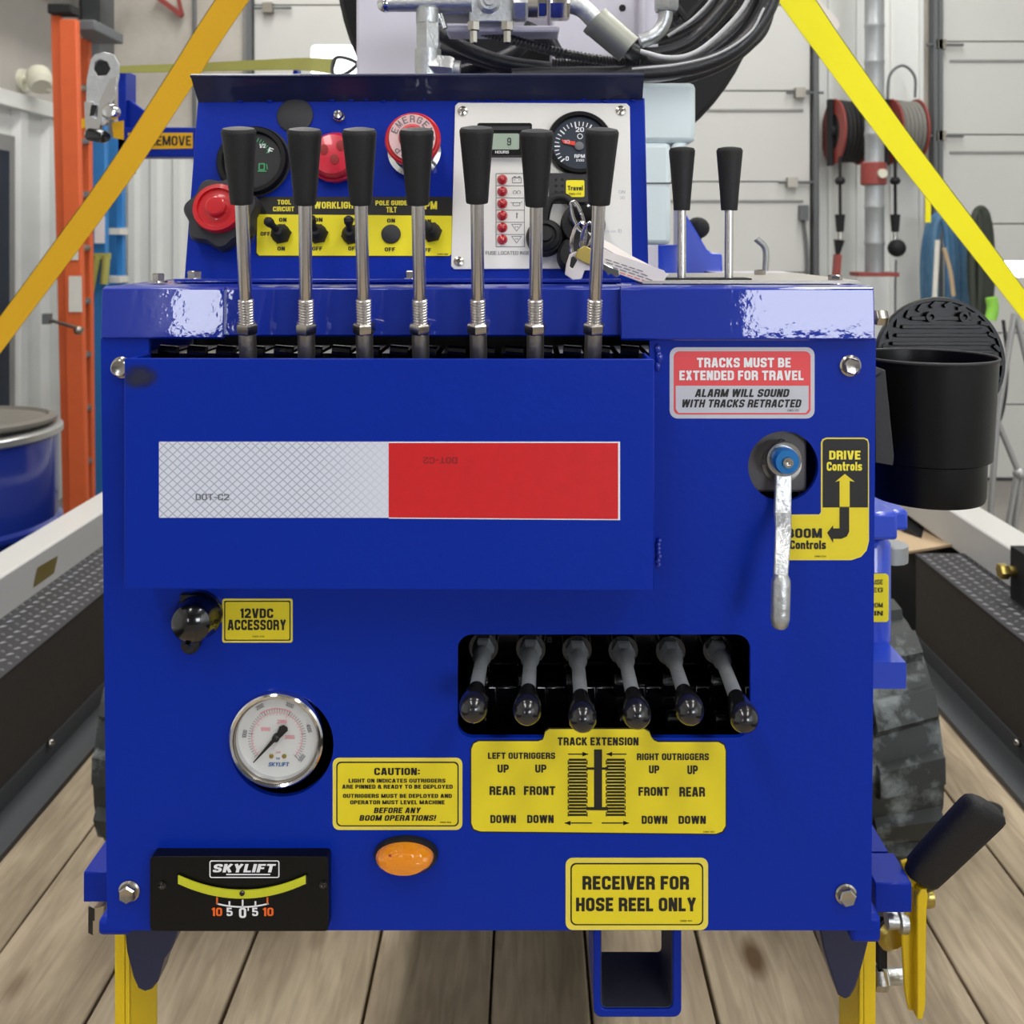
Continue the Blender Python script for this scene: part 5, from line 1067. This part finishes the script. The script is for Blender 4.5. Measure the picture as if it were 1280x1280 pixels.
# ---------------------------------------------------------------- keys (a thing of their own)
Yk = .678
K = thing('key_bunch', at(735, 350, Yk), 'keys on split rings with a white paper tag hanging from the ignition', 'keys')
def ring(px, py, rx, ry, rot, y, r, name='split_ring', tilt=.5):
    b = B(); pts = []
    for i in range(16):
        a_ = 2 * math.pi * i / 16; x, yy = rx * math.cos(a_), ry * math.sin(a_); c_, s_ = math.cos(R(rot)), math.sin(R(rot)); pts.append(at(px + x * c_ - yy * s_, py + x * s_ + yy * c_, y + .004 * math.sin(a_ * 1)))
    b.tube(pts, r, 'chrome', 8, 3, closed=True)
    pts2 = [p + Vector((.0011, .0012, .0006)) for p in pts]; b.tube(pts2, r, 'steel', 8, 3, closed=True); return b.build(name, parent=K)
ring(721, 271, 5.5, 20, -18, Yk, .0008); ring(722, 299, 8, 21, 12, Yk - .003, .0008); ring(733, 295, 6.5, 17, 14, Yk - .006, .0008)
FKy = Fr(Yk - .004, 730, 330)
b = B(); b.poly(FKy, [[(712, 318), (720, 314), (728, 318), (745, 330), (738, 338), (731, 338), (727, 349), (716, 350), (706, 343), (708, 330)], [(714, 322), (717, 320), (722, 325), (716, 336), (712, 333)][::-1]], -.002, 0, 'tag_white'); b.build('key_head', parent=K, bevel=.0006, label='silver white key head')
b = B(); FK2 = Fr(Yk - .008, 735, 320); b.poly(FK2, [[(722, 312), (731, 307), (747, 315), (751, 322), (748, 332), (738, 332), (726, 326), (719, 322)]], -.002, 0, 'brass'); b.poly(FK2, [[(746, 326), (774, 338), (775, 345), (770, 347), (764, 343), (760, 345), (756, 339), (744, 333)]], -.0016, -.0004, 'chrome'); b.build('brass_key', parent=K, bevel=.0005, label='brass coloured key')
def strip(b, pts, mt, th=.0012):
    n = len(pts); b.add([Vector(p) for p in pts] + [Vector(p) + Vector((0, th, -.0004)) for p in pts], [tuple(range(n)), tuple(range(2 * n - 1, n - 1, -1))] + [(i, (i + 1) % n, n + (i + 1) % n, n + i) for i in range(n)], mt)
b = B(); strip(b, [at(735, 290, .688), at(746, 294, .686), at(790, 320, .682), at(836, 343, .682), at(830, 346, .680), at(788, 328, .680), at(745, 304, .684)], 'tag_white'); b.build('tag_strip', parent=K, label='upper folded strip of the tag')
b = B(); strip(b, [at(742, 311, .676), at(760, 314, .676), at(830, 338, .676), at(834, 344, .676), at(828, 355, .676), at(806, 354, .676), at(748, 333, .676)], 'tag_white'); pt = b.build('paper_tag', parent=K)
FTg = Fr(.6755, 780, 335); b = B()
for i, (x0, x1) in enumerate(((757, 806), (758, 812), (764, 818), (775, 820))):
    n_ = 5; y = 324 + i * 3.6
    for j in range(n_):
        a0 = x0 + (x1 - x0) * j / n_; a1 = a0 + (x1 - x0) / n_ * .75; b.line(FTg, a0, y + (a0 - 757) * .33, a1, y + (a1 - 757) * .33, 1.1, .0001, 'orange_print' if i == 3 else 'grey_print')
b.build('tag_lines', parent=pt, flat=True)

# ---------------------------------------------------------------- canister with open ribbed lid on the right side
CM = B(); cy = .735; k_ = cy / FPX
c0 = at(1160, 450, cy); rT = 84 * k_
def can_r(py): return None
cxm_ = at(1160, 0, cy).x
prof = [(55, 640), (69, 636), (71, 630), (72.5, 584), (80, 580), (84, 500), (88, 462), (88, 455)]
O = Vector((cxm_, cy + .04, 0)); kk2 = (cy + .04) / FPX
cx2 = at(1158, 0, cy + .04).x; O = Vector((cx2, cy + .04, 0)); kf = (cy + .04) / FPX
pr = [(0, zpy(640, cy)), (56 * kf, zpy(640, cy)), (67 * kf, zpy(637, cy)), (68.5 * kf, zpy(632, cy)), (70 * kf, zpy(586, cy)), (76 * kf, zpy(583, cy)), (83 * kf, zpy(455, cy)), (84 * kf, zpy(454, cy)), (80.5 * kf, zpy(454, cy)), (74 * kf, zpy(575, cy)), (0, zpy(576, cy))]
CM.lathe(O, (0, 0, 1), pr, 'black_plastic', 56); can = CM.build('drink_canister', parent=M)
# rim highlight lip
b = B(); b.tube([O + Vector((83 * kf * math.cos(a), 83 * kf * math.sin(a), zpy(453.5, cy))) for a in [2 * math.pi * i / 24 for i in range(24)]], .0013, 'charcoal', 8, 2, closed=True); b.build('rim_lip', parent=can)
# mounting bracket wedge between panel and canister
b = B(); b.poly(Fr(.70, 1100, 520), [[(1094, 470), (1107, 462), (1118, 570), (1117, 582), (1094, 578)]], -.05, 0, 'charcoal'); b.build('mount_bracket', parent=can, bevel=.001)
# open lid standing up behind
yl = .86; kl = yl / FPX; FL = Fr(yl, 1176, 450, tilt=4)
b = B(); b.lathe(FL.P(1174, 452), FL.n, [(80 * kl, -.006), (81 * kl, 0), (80 * kl, .004), (76 * kl, .004), (75 * kl, .001), (0, .001)], 'black_plastic', 56); lid = b.build('canister_lid', parent=can)
import math as _m
y = 398
while y < 520:
    hw = math.sqrt(max(0, 66 ** 2 - (y + 0 - 452) ** 2))
    if hw > 14: b = B(); b.poly(FL, [rrect(1174 - hw, y - 2.4, 1174 + hw, y + 2.4, 2.2, 2)], .001, .006, 'black_plastic'); b.build('rib', parent=lid, bevel=.0006)
    y += 10.4
for i in range(26):
    a_ = -180 + i * 360 / 26; x, y_ = 1174 + 72 * math.cos(R(a_)), 452 + 72 * math.sin(R(a_)); b = B()
    c_, s_ = math.cos(R(a_ + 55)), math.sin(R(a_ + 55)); b.poly(FL, [[(x + u * c_ - v * s_, y_ + u * s_ + v * c_) for u, v in ((-5, -2.2), (5, -2.2), (5, 2.2), (-5, 2.2))]], .001, .005, 'black_plastic'); b.build('grip_block', parent=lid)
for px in (1160, 1201): b = B(); b.lathe(FL.P(px, 396), FL.n, [(6.5 * kl, 0), (6.5 * kl, .008), (3.5 * kl, .008), (3.5 * kl, .004), (0, .004)], 'black_plastic', 20); b.build('hinge_boss', parent=lid)
# small bolt on panel side near the top right
b = B(); b.hexa(at(1094, 397, .69), (1, 0, 0), .006, .008, 'steel'); b.build('bolt', parent=M)

# ---------------------------------------------------------------- right side outrigger column
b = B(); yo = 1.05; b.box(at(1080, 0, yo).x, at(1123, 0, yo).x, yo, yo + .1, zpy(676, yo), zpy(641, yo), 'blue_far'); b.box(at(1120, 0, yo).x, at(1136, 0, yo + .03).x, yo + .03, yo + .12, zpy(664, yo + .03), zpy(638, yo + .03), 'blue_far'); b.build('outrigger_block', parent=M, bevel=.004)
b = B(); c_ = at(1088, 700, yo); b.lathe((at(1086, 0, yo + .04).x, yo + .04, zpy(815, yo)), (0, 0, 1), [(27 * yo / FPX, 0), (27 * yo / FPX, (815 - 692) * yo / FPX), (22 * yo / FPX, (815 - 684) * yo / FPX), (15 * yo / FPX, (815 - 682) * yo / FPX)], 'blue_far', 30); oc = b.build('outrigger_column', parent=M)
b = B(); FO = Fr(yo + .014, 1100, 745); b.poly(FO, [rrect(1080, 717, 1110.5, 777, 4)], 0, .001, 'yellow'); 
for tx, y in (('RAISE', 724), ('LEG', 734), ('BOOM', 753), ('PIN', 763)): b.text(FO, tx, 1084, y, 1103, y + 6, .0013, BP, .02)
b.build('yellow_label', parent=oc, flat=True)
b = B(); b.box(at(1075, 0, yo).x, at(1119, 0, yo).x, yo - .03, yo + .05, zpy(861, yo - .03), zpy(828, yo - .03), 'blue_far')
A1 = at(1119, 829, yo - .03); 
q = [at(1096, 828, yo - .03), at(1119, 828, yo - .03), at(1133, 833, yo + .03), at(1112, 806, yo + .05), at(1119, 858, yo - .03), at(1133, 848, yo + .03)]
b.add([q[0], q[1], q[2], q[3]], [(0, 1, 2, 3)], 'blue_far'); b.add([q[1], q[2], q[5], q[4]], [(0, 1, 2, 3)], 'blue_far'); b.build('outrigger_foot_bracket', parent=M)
b = B(); b.cyl(at(1112, 680, yo + .06), at(1112, 700, yo + .06), .02, 'galvanised', seg=14); b.build('column_pin', parent=M)
# ---------------------------------------------------------------- rubber tracks
for s, xi, xo in ((1, .44, .67), (-1, .46, .70)):
    b = B(); cy0, cy1, zc0, rr = 1.784, 2.95, -.868, .198; path = []
    n = 14
    for i in range(n + 1): a_ = R(90 + 180 * i / n); path.append((cy0 + rr * math.cos(a_), zc0 + rr * math.sin(a_)))
    for i in range(n + 1): a_ = R(-90 + 180 * i / n); path.append((cy1 + rr * math.cos(a_), zc0 + rr * math.sin(a_)))
    N_ = len(path); th = .03; vs = []
    X0, X1 = (xi, xo) if s > 0 else (-xo, -xi)
    for (y, z) in path:
        cy_ = cy0 if y < cy0 else (cy1 if y > cy1 else y); d = Vector((0, y - cy_, z - zc0)).normalized()
        for X, o in ((X0, 0), (X1, 0), (X1, -th), (X0, -th)): vs.append(Vector((X, y, z)) + d * o)
    fs = []
    for i in range(N_):
        j = (i + 1) % N_
        for k_ in range(4): fs.append((i * 4 + k_, i * 4 + (k_ + 1) % 4, j * 4 + (k_ + 1) % 4, j * 4 + k_))
    b.add(vs, fs, 'rubber_track')
    def lug(b, y, z, d, tl):
        p = Vector((0, y, z)); w_ = (X1 - X0); t_ = tl
        for half, sk in ((0, 1), (1, -1)):
            xa_, xb_ = (X0 + .004, X0 + w_ * .47) if half == 0 else (X0 + w_ * .53, X1 - .004); v8 = []
            for X, sh in ((xa_, -.012 * sk), (xb_, .012 * sk)):
                for tt in (-.028, .028):
                    for o in (-.005, .014): v8.append(p + Vector((X, 0, 0)) + t_ * (tt * (1 if o < 0 else .75) + sh) + d * o)
            b.add(v8, [(0, 1, 3, 2), (4, 6, 7, 5), (0, 4, 5, 1), (2, 3, 7, 6), (0, 2, 6, 4), (1, 5, 7, 3)], 'rubber_track')
    for i in range(7):
        a_ = R(95 + 165 * i / 6 ); d = Vector((0, math.cos(a_), math.sin(a_))); tl = Vector((0, -math.sin(a_), math.cos(a_))); lug(b, cy0 + rr * math.cos(a_), zc0 + rr * math.sin(a_), d, tl)
    for i in range(12): lug(b, cy0 + .06 + i * .097, zc0 + rr, Vector((0, 0, 1)), Vector((0, 1, 0)))
    tk = b.build('rubber_track', parent=M)
    b = B(); Xm = (X0 + X1) / 2
    for yy in (cy0, 2.1, 2.4, 2.7, cy1): b.cyl((X0 + .02, yy, zc0 if yy in (cy0, cy1) else zc0 - .08), (X1 - .02, yy, zc0 if yy in (cy0, cy1) else zc0 - .08), .16 if yy in (cy0, cy1) else .085, 'black_matte', seg=28)
    b.box(X0 + .05, X1 - .05, cy0, cy1, zc0 - .06, zc0 + .06, 'navy'); b.build('track_frame', parent=M)
b = B(); b.box(-.5, .5, 2.0, 2.15, -.9, -.8, 'navy'); b.box(-.5, .5, 2.6, 2.75, -.9, -.8, 'navy'); b.box(-.30, .26, 1.0, 2.9, -.66, -.30, 'blue'); b.box(-.25, .22, 1.5, 2.9, -.85, -.66, 'navy'); b.build('chassis', parent=M, bevel=.004)

# ---------------------------------------------------------------- mast, slew disc, plumbing
ym = 1.15
b = B(); zt_m = 1.5
b.box(at(445, 0, ym).x, at(544, 0, ym).x, ym, ym + .16, -.3, zt_m, 'mast_white'); b.box(at(690, 0, ym).x, at(826, 0, ym).x, ym + .02, ym + .16, -.3, zt_m, 'mast_white'); b.box(at(540, 0, ym).x, at(690, 0, ym).x, ym + .14, ym + .158, zpy(12, ym), zt_m, 'mast_white')
b.box(at(800, 0, ym).x, at(808, 0, ym).x, ym + .005, ym + .02, -.3, zt_m, 'mast_white'); mast = b.build('mast', parent=M, bevel=.004)
b = B(); b.box(at(544, 0, ym).x, at(690, 0, ym).x, ym + .12, ym + .139, -.3, zpy(12, ym), 'black_matte'); b.build('mast_back', parent=M)
b = B(); b.lathe(at(778, 10, ym + .0195), (0, -1, 0), [(.004, 0), (.004, .0008)], 'black_matte', 16); b.build('mast_hole', parent=mast)
b = B(); c_ = at(688, -45, 1.36); b.lathe(c_, (0, 1, 0), [(.05, 0), (.29, 0), (.297, .01), (.297, .10), (.29, .11), (.05, .11)], 'black_matte', 72); b.build('winch_disc', parent=M)
# valve block
yv = .98
def AT(px, py): return at(px, py, yv)
b = B(); b.box(AT(586, 0).x, AT(642, 0).x, yv, yv + .06, zpy(28, yv), zpy(-25, yv), 'zinc'); b.box(AT(520, 0).x, AT(586, 0).x, yv + .005, yv + .05, zpy(16, yv), zpy(-10, yv), 'zinc'); vb2 = b.build('hydraulic_block', parent=M, bevel=.002)
def part(fn, nm, pr=vb2, **k): b = B(); fn(b); return b.build(nm, parent=pr, **k)
part(lambda b: b.box(AT(555, 0).x, AT(700, 0).x, yv + .02, yv + .06, zpy(34, yv), zpy(26, yv), 'mast_white'), 'bracket', bevel=.002)
part(lambda b: (b.lathe(AT(612, 2), (0, -1, 0), [(.012, 0), (.012, .004), (.009, .006), (.009, .004), (.005, .004), (.005, .008), (0, .008)], 'zinc', 24)), 'port_plug')
part(lambda b: (b.cyl(AT(484, 5), AT(590, 3), .0078, 'zinc', .0095), b.ball(AT(482, 5), .0085, 'chrome')), 'plunger_rod')
for px in (592, 634): part(lambda b: (b.lathe(AT(px, 28), (0, 0, -1), [(.0065, 0), (.0065, .008), (.004, .009), (.004, .020), (.003, .021)], 'steel', 6)), 'stud')
part(lambda b: (b.hexa(AT(642, 8), (1, 0, 0), .016, .014, 'zinc'), b.cyl(AT(660, 8), AT(672, 8), .011, 'steel_dull'), b.hexa(AT(672, 8), (1, 0, 0), .013, .009, 'steel'), b.hexa(AT(688, 8), (1, 0, 0), .015, .019, 'steel')), 'hose_fitting')
part(lambda b: (b.tube([AT(704, 6), AT(716, 6), AT(730, 12), AT(748, 30)], .0095, 'zinc')), 'elbow_pipe')
part(lambda b: (b.cyl(AT(746, 28), AT(786, 62), .0155, 'crimp', .015, 20), b.cyl(AT(743, 25), AT(748, 30), .0158, 'crimp', seg=20)), 'crimp_sleeve')
part(lambda b: (b.hexa(AT(535, 62), (0, 0, 1), .0125, .030, 'zinc'), b.cyl(AT(535, 95), AT(535, 62), .013, 'zinc'), b.hexa(AT(538, 85), (1, -.1, -.1), .014, .024, 'zinc'), b.cyl(AT(555, 86), AT(575, 88), .0095, 'zinc'), b.cyl(AT(535, 30), AT(535, 12), .012, 'zinc')), 'elbow_fitting')
part(lambda b: (b.cyl(AT(550, 18), AT(556, 36), .004, 'chrome', .003)), 'small_screw')
def hose(pts, rpx, mt='hose', nm='hydraulic_hose', rip=0, y=1.03, n=8, rp=2):
    b = B(); P_ = [at(p[0], p[1], p[2] if len(p) > 2 else y) for p in pts]; b.tube(P_, rpx * y / FPX, mt, 14, n, rip=rip, rp=rp); return b.build(nm, parent=M)
hose([(780, 57, .985), (800, 72), (830, 80), (868, 76), (905, 52), (935, 20), (950, -20), (950, -90)], 10.5)
hose([(640, 96), (720, 93), (800, 92), (862, 85), (915, 64), (950, 28), (968, -15), (970, -90)], 10, y=1.0)
hose([(780, 62), (820, 66), (862, 52), (898, 18), (918, -15), (925, -90)], 7.5, y=1.08)
hose([(790, 52), (830, 46), (868, 28), (893, 2), (905, -30), (905, -90)], 6.5, y=1.1)
hose([(800, 108), (845, 101), (895, 84), (935, 58), (960, 20), (975, -90)], 7, y=1.045)
hs = hose([(800, 104, 1.03), (845, 97.5, 1.03), (895, 81, 1.03), (934, 56, 1.03), (950, 30, 1.03)], 1.6, 'hose_stripe', 'hose_stripe', y=1.03)
hose([(800, 64), (835, 72), (868, 66), (902, 40), (932, 5), (942, -30)], 3.0, 'hose_stripe', 'hose_stripe', y=1.01)
hose([(835, 45), (868, 22), (892, -5), (900, -30)], 2.0, 'hose_stripe', 'hose_stripe', y=1.085)
hose([(790, 86), (850, 80), (900, 66), (938, 40), (955, 10)], 1.5, 'hose_stripe', 'hose_stripe', y=.985)
hose([(585, 34), (640, 50), (700, 66), (760, 76), (800, 78)], 6, 'hose', 'ribbed_conduit', rip=.10, y=1.02, n=26, rp=1)
hose([(690, 78), (740, 80), (800, 84), (830, 86)], 5, 'hose', 'ribbed_conduit', rip=.10, y=1.04, n=26, rp=1)
hose([(545, 40), (580, 60), (630, 78), (700, 88)], 9, y=1.06); hose([(550, 62), (590, 72), (640, 88), (690, 98)], 8, y=1.1); hose([(560, 95), (610, 80), (650, 60), (665, 30)], 9, y=1.12); hose([(590, 100), (640, 96), (700, 84), (690, 50)], 7, y=1.13)
hose([(828, -30), (832, 8), (830, 28), (818, 44), (800, 52)], 9, 'zinc', 'bent_steel_pipe', y=1.07)
b = B(); b.hexa(at(833, -14, 1.07), (0, 0, -1), .014, .025, 'zinc'); b.build('pipe_nut', parent=M)
b = B(); 
for i in range(9): p = at(842 + random.uniform(-8, 35), random.uniform(0, 35), 1.2); b.tube([p, p + Vector((.02, .01, -.015)), p + Vector((.045, 0, .01))], .006, 'hose', 8)
b.build('cable_bundle', parent=M)
# translucent tank
yt_ = 1.015; b = B(); b.box(at(790, 0, yt_).x, at(870, 0, yt_).x, yt_, yt_ + .12, zpy(178, yt_), zpy(103, yt_), 'tank'); b.box(at(790, 0, yt_).x, at(839, 0, yt_).x, yt_, yt_ + .12, zpy(306, yt_), zpy(178, yt_), 'tank')
b.add([at(839, 178, yt_), at(862, 178, yt_), at(839, 200, yt_), at(839, 178, yt_ + .12), at(862, 178, yt_ + .12), at(839, 200, yt_ + .12)], [(0, 1, 2), (3, 5, 4), (1, 4, 5, 2), (0, 2, 5, 3), (0, 3, 4, 1)], 'tank')
tk_ = b.build('fluid_tank', parent=M, bevel=.008); b = B(); b.box(at(800, 0, yt_).x, at(840, 0, yt_).x, yt_ - .001, yt_ + .001, zpy(230, yt_), zpy(228, yt_), 'grey_print'); b.build('tank_seam', parent=tk_)
b = B(); b.lathe((at(822, 0, 1.2).x, 1.22, zpy(350, 1.2)), (0, 0, 1), [(.028, 0), (.028, .038), (.030, .042)], 'blue_far', 24); b.box(at(800, 0, 1.2).x, at(860, 0, 1.2).x, 1.24, 1.3, zpy(350, 1.24), zpy(306, 1.24), 'blue_far'); b.build('blue_canister', parent=M)
b = B(); b.poly(Fr(1.4, 880, 320), [[(848, 255), (858, 268), (884, 312), (890, 316), (903, 317), (904, 350), (848, 350)]], -.05, 0, 'blue_far'); b.build('boom_bracket', parent=M, bevel=.003)
b = B(); b.ball(at(872, 285, 1.45), .018, 'black_matte', 16, (1, 1, .9)); b.cyl(at(868, 285, 1.45), at(862, 340, 1.45), .012, 'black_matte'); b.build('seat_knob', parent=M)
b = B(); b.box(at(900, 0, 1.3).x, at(1000, 0, 1.3).x, 1.3, 1.4, zpy(352, 1.3), zpy(342, 1.3), 'mast_white'); b.build('rear_plate', parent=M)
b = B(); b.tube([at(945, 298, 1.5), at(957, 312, 1.5), at(956, 345, 1.5)], .005, 'tripod'); b.build('hook_rod', parent=M)
# supports hidden behind the console joining it to the chassis
b = B(); b.box(-.2, .1, .82, 1.15, -.34, -.31, 'navy'); b.box(.09, .12, 1.28, 1.4, -.35, -.02, 'navy'); b.box(.18, .26, 1.3, 1.5, -.35, -.05, 'navy'); b.build('support_plate', parent=M)
# left outrigger frame with REMOVE label
yq = 1.80; b = B(); b.box(at(147, 0, yq).x, at(157, 0, yq).x, yq, yq + .05, zpy(215, yq), zpy(88, yq), 'blue'); b.box(at(147, 0, yq).x, at(330, 0, yq).x, yq, yq + .05, zpy(196, yq), zpy(159, yq), 'blue')
b.poly(Fr(yq + .01, 165, 140), [[(157, 125), (163, 125), (190, 146), (200, 160), (157, 160)]], -.01, 0, 'blue'); b.box(at(366, 0, yq).x, at(372, 0, yq).x, yq, yq + .03, zpy(190, yq), zpy(84, yq), 'blue'); b.box(at(300, 0, yq).x, at(372, 0, yq).x, yq, yq + .04, zpy(190, yq), zpy(165, yq), 'blue'); of = b.build('outrigger_frame', parent=M, bevel=.002)
FQ = Fr(yq - .0005, 210, 176); b = B(); b.poly(FQ, [[(160, 166), (241, 166), (241, 185.5), (160, 187)]], 0, .0006, 'strap_gold'); rm = b.build('remove_sticker', parent=of)
b = B(); b.text(FQ, 'REMOVE', 187, 170, 239, 182, .001, BP, .02); b.text(FQ, 'NOT', 162, 170, 182, 182, .001, BP, .02); b.build('lettering', parent=rm, flat=True)
# ---------------------------------------------------------------- straps
def ribbon(pts, wpx, y, mt, edge, name, lab, grp=None, th=.0022, ext=(), face=0):
    """pts: centre points (px,py,Y) with ribbon width in metres facing the camera"""
    P_ = [at(*p) for p in pts] + [Vector(e) for e in ext]; P_ = catmull(P_, 6); b = B(); vs = []; 
    for i, p in enumerate(P_):
        d = (P_[min(i + 1, len(P_) - 1)] - P_[max(i - 1, 0)]).normalized(); f = i / (len(P_) - 1)
        hw = (wpx[0] + (wpx[1] - wpx[0]) * f) / 2; pr_ = d.cross(Vector((0, 1, 0))).normalized(); n_ = d.cross(Vector((0, math.cos(R(face)), -math.sin(R(face))))).normalized(); hw /= abs(n_.dot(pr_))
        for s_, o in ((-1, 0), (1, 0), (1, th), (-1, th)): vs.append(p + n_ * s_ * hw + Vector((0, o, 0)))
    fs = []; n = len(P_)
    for i in range(n - 1):
        for j in range(4): fs.append((i * 4 + j, i * 4 + (j + 1) % 4, (i + 1) * 4 + (j + 1) % 4, (i + 1) * 4 + j))
    fs += [(0, 1, 2, 3), ((n - 1) * 4 + 3, (n - 1) * 4 + 2, (n - 1) * 4 + 1, (n - 1) * 4)]
    b.add(vs, fs, mt); t = b.build(name, label=lab, category='strap', **({'group': grp} if grp else {}))
    if name == 'tie_down_strap':
        e = B(); k0 = 0 if vs[0].z > vs[1].z else 1; e.tube([vs[i * 4 + k0] + Vector((0, .001, 0)) for i in range(n)], .0012, edge, 6, smooth=False); e.build('strap_edge', parent=t)
    return t
ribbon([(420, -180, 1.47), (290, 0, 1.5), (222, 105, 1.52), (150, 215, 1.54), (75, 318, 1.57), (8, 408, 1.6), (-60, 500, 1.62)], (.046, .036), 1.5, 'strap_gold', 'strap_edge', 'tie_down_strap', 'golden yellow tie-down strap slanting down to the left', 'yellow tie-down straps', face=12)
ribbon([(862, -190, 1.47), (996, 0, 1.5), (1047, 72, 1.52), (1128, 183, 1.54), (1222, 305, 1.57), (1285, 388, 1.6), (1350, 470, 1.62)], (.057, .030), 1.5, 'strap_yellow', 'strap_edge', 'tie_down_strap', 'bright lemon yellow tie-down strap slanting down to the right', 'yellow tie-down straps', face=22)
b = B(); b.poly(Fr(1.53, 1040, 20), [[(1018, -6), (1048, 25), (1050, 32), (1044, 40), (1012, -2)]], 0, .001, 'tag_white'); tagged(b, 'strap_tag', 'small white tag on the edge of the right yellow strap', 'tag')
t = ribbon([(120, 88, 1.74), (160, 86.5, 1.74), (250, 84, 1.74), (330, 81, 1.72), (380, 80, 1.62), (418, 83, 1.5)], (.010, .024), 1.2, 'strap_olive', 'strap_edge', 'ratchet_strap', 'faded olive yellow strap stretched behind the blue console top')
b = B(); b.tube([at(418, 74, 1.45), at(430, 72, 1.45), at(446, 80, 1.45), at(430, 93, 1.45), at(416, 92, 1.45)], .0028, 'door_dark', 8, 4, closed=True); b.build('wire_hook', parent=t)
# ratchet buckle
RB = thing('ratchet_buckle', at(128, 180, 1.70), 'silver ratchet buckle hanging at the left end of the olive strap', 'buckle')
FRb = Fr(1.70, 128, 120)
b = B(); b.poly(FRb, [[(113, 75), (118, 68), (130, 65), (142, 68), (149, 80), (149, 95), (144, 118), (138, 135), (126, 160), (122, 165), (110, 163), (107, 140), (108, 100)], [(118, 78), (125, 74), (134, 77), (138, 86), (133, 94), (122, 95), (117, 87)][::-1]], -.003, 0, 'zinc'); b.build('side_plate', parent=RB, bevel=.0008)
b = B(); b.lathe(FRb.P(127.5, 85, -.006), FRb.n, [(.0150, 0), (.0150, .004)], 'black_matte', 6); b.build('hex_drum', parent=RB)
b = B(); b.poly(FRb, [[(108, 128), (120, 128), (118, 148), (124, 150), (126, 130), (139, 100), (148, 96), (147, 118), (132, 140), (126, 166), (110, 164)]], .001, .009, 'chrome'); b.poly(FRb, [[(117, 132), (125, 132), (120, 146), (115, 146)]], .009, .0095, 'black_matte'); b.build('handle', parent=RB, bevel=.002)
b = B(); b.lathe(FRb.P(140, 140, -.004), FRb.n, [(.0132, 0), (.0132, .014), (.0105, .018), (0, .019)], 'chrome', 24); b.lathe(FRb.P(130, 152, -.004), FRb.n, [(.0072, 0), (.0072, .01), (0, .011)], 'zinc', 16); b.build('spindle', parent=RB)
b = B(); b.lathe(at(112, 168, 1.69), at(136, 172, 1.68) - at(112, 168, 1.69), [(.006, -.006), (.011, 0), (.0115, .03), (.007, .037)], 'black_gloss', 18); b.build('handle_grip', parent=RB)
b = B(); b.poly(FRb, [[(138, 153), (152, 150), (152, 174), (140, 172)]], -.01, -.006, 'strap_gold'); b.build('strap_stub', parent=RB); b = B(); b.poly(FRb, [[(100, 148), (108, 146), (108, 158), (100, 160)]], -.01, -.006, 'strap_gold'); b.build('strap_stub', parent=RB)
# ---------------------------------------------------------------- brackets joining outlying pieces to the machine
b = B(); b.box(.215, at(1120, 0, .775).x, .745, .757, zpy(560, .75), zpy(500, .75), 'charcoal'); b.build('canister_arm', parent=can)
b = B(); b.box(at(1150, 0, .83).x, at(1200, 0, .83).x, .822, .858, zpy(462, .84), zpy(456, .84), 'black_plastic'); b.build('lid_hinge', parent=can)
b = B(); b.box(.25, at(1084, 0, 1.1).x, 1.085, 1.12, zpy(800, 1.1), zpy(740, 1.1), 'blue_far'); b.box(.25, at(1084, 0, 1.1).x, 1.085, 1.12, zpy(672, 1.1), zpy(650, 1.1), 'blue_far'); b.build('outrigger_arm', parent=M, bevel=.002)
b = B(); b.beam((-.47, 1.84, .17), (-.03, 1.30, .12), .05, .05, 'blue'); b.build('outrigger_arm', parent=M, bevel=.002)
b = B(); b.box(.2, .27, .74, .79, zpy(1125, .70), zpy(1108, .70), 'blue'); b.build('cross_bar', parent=M)
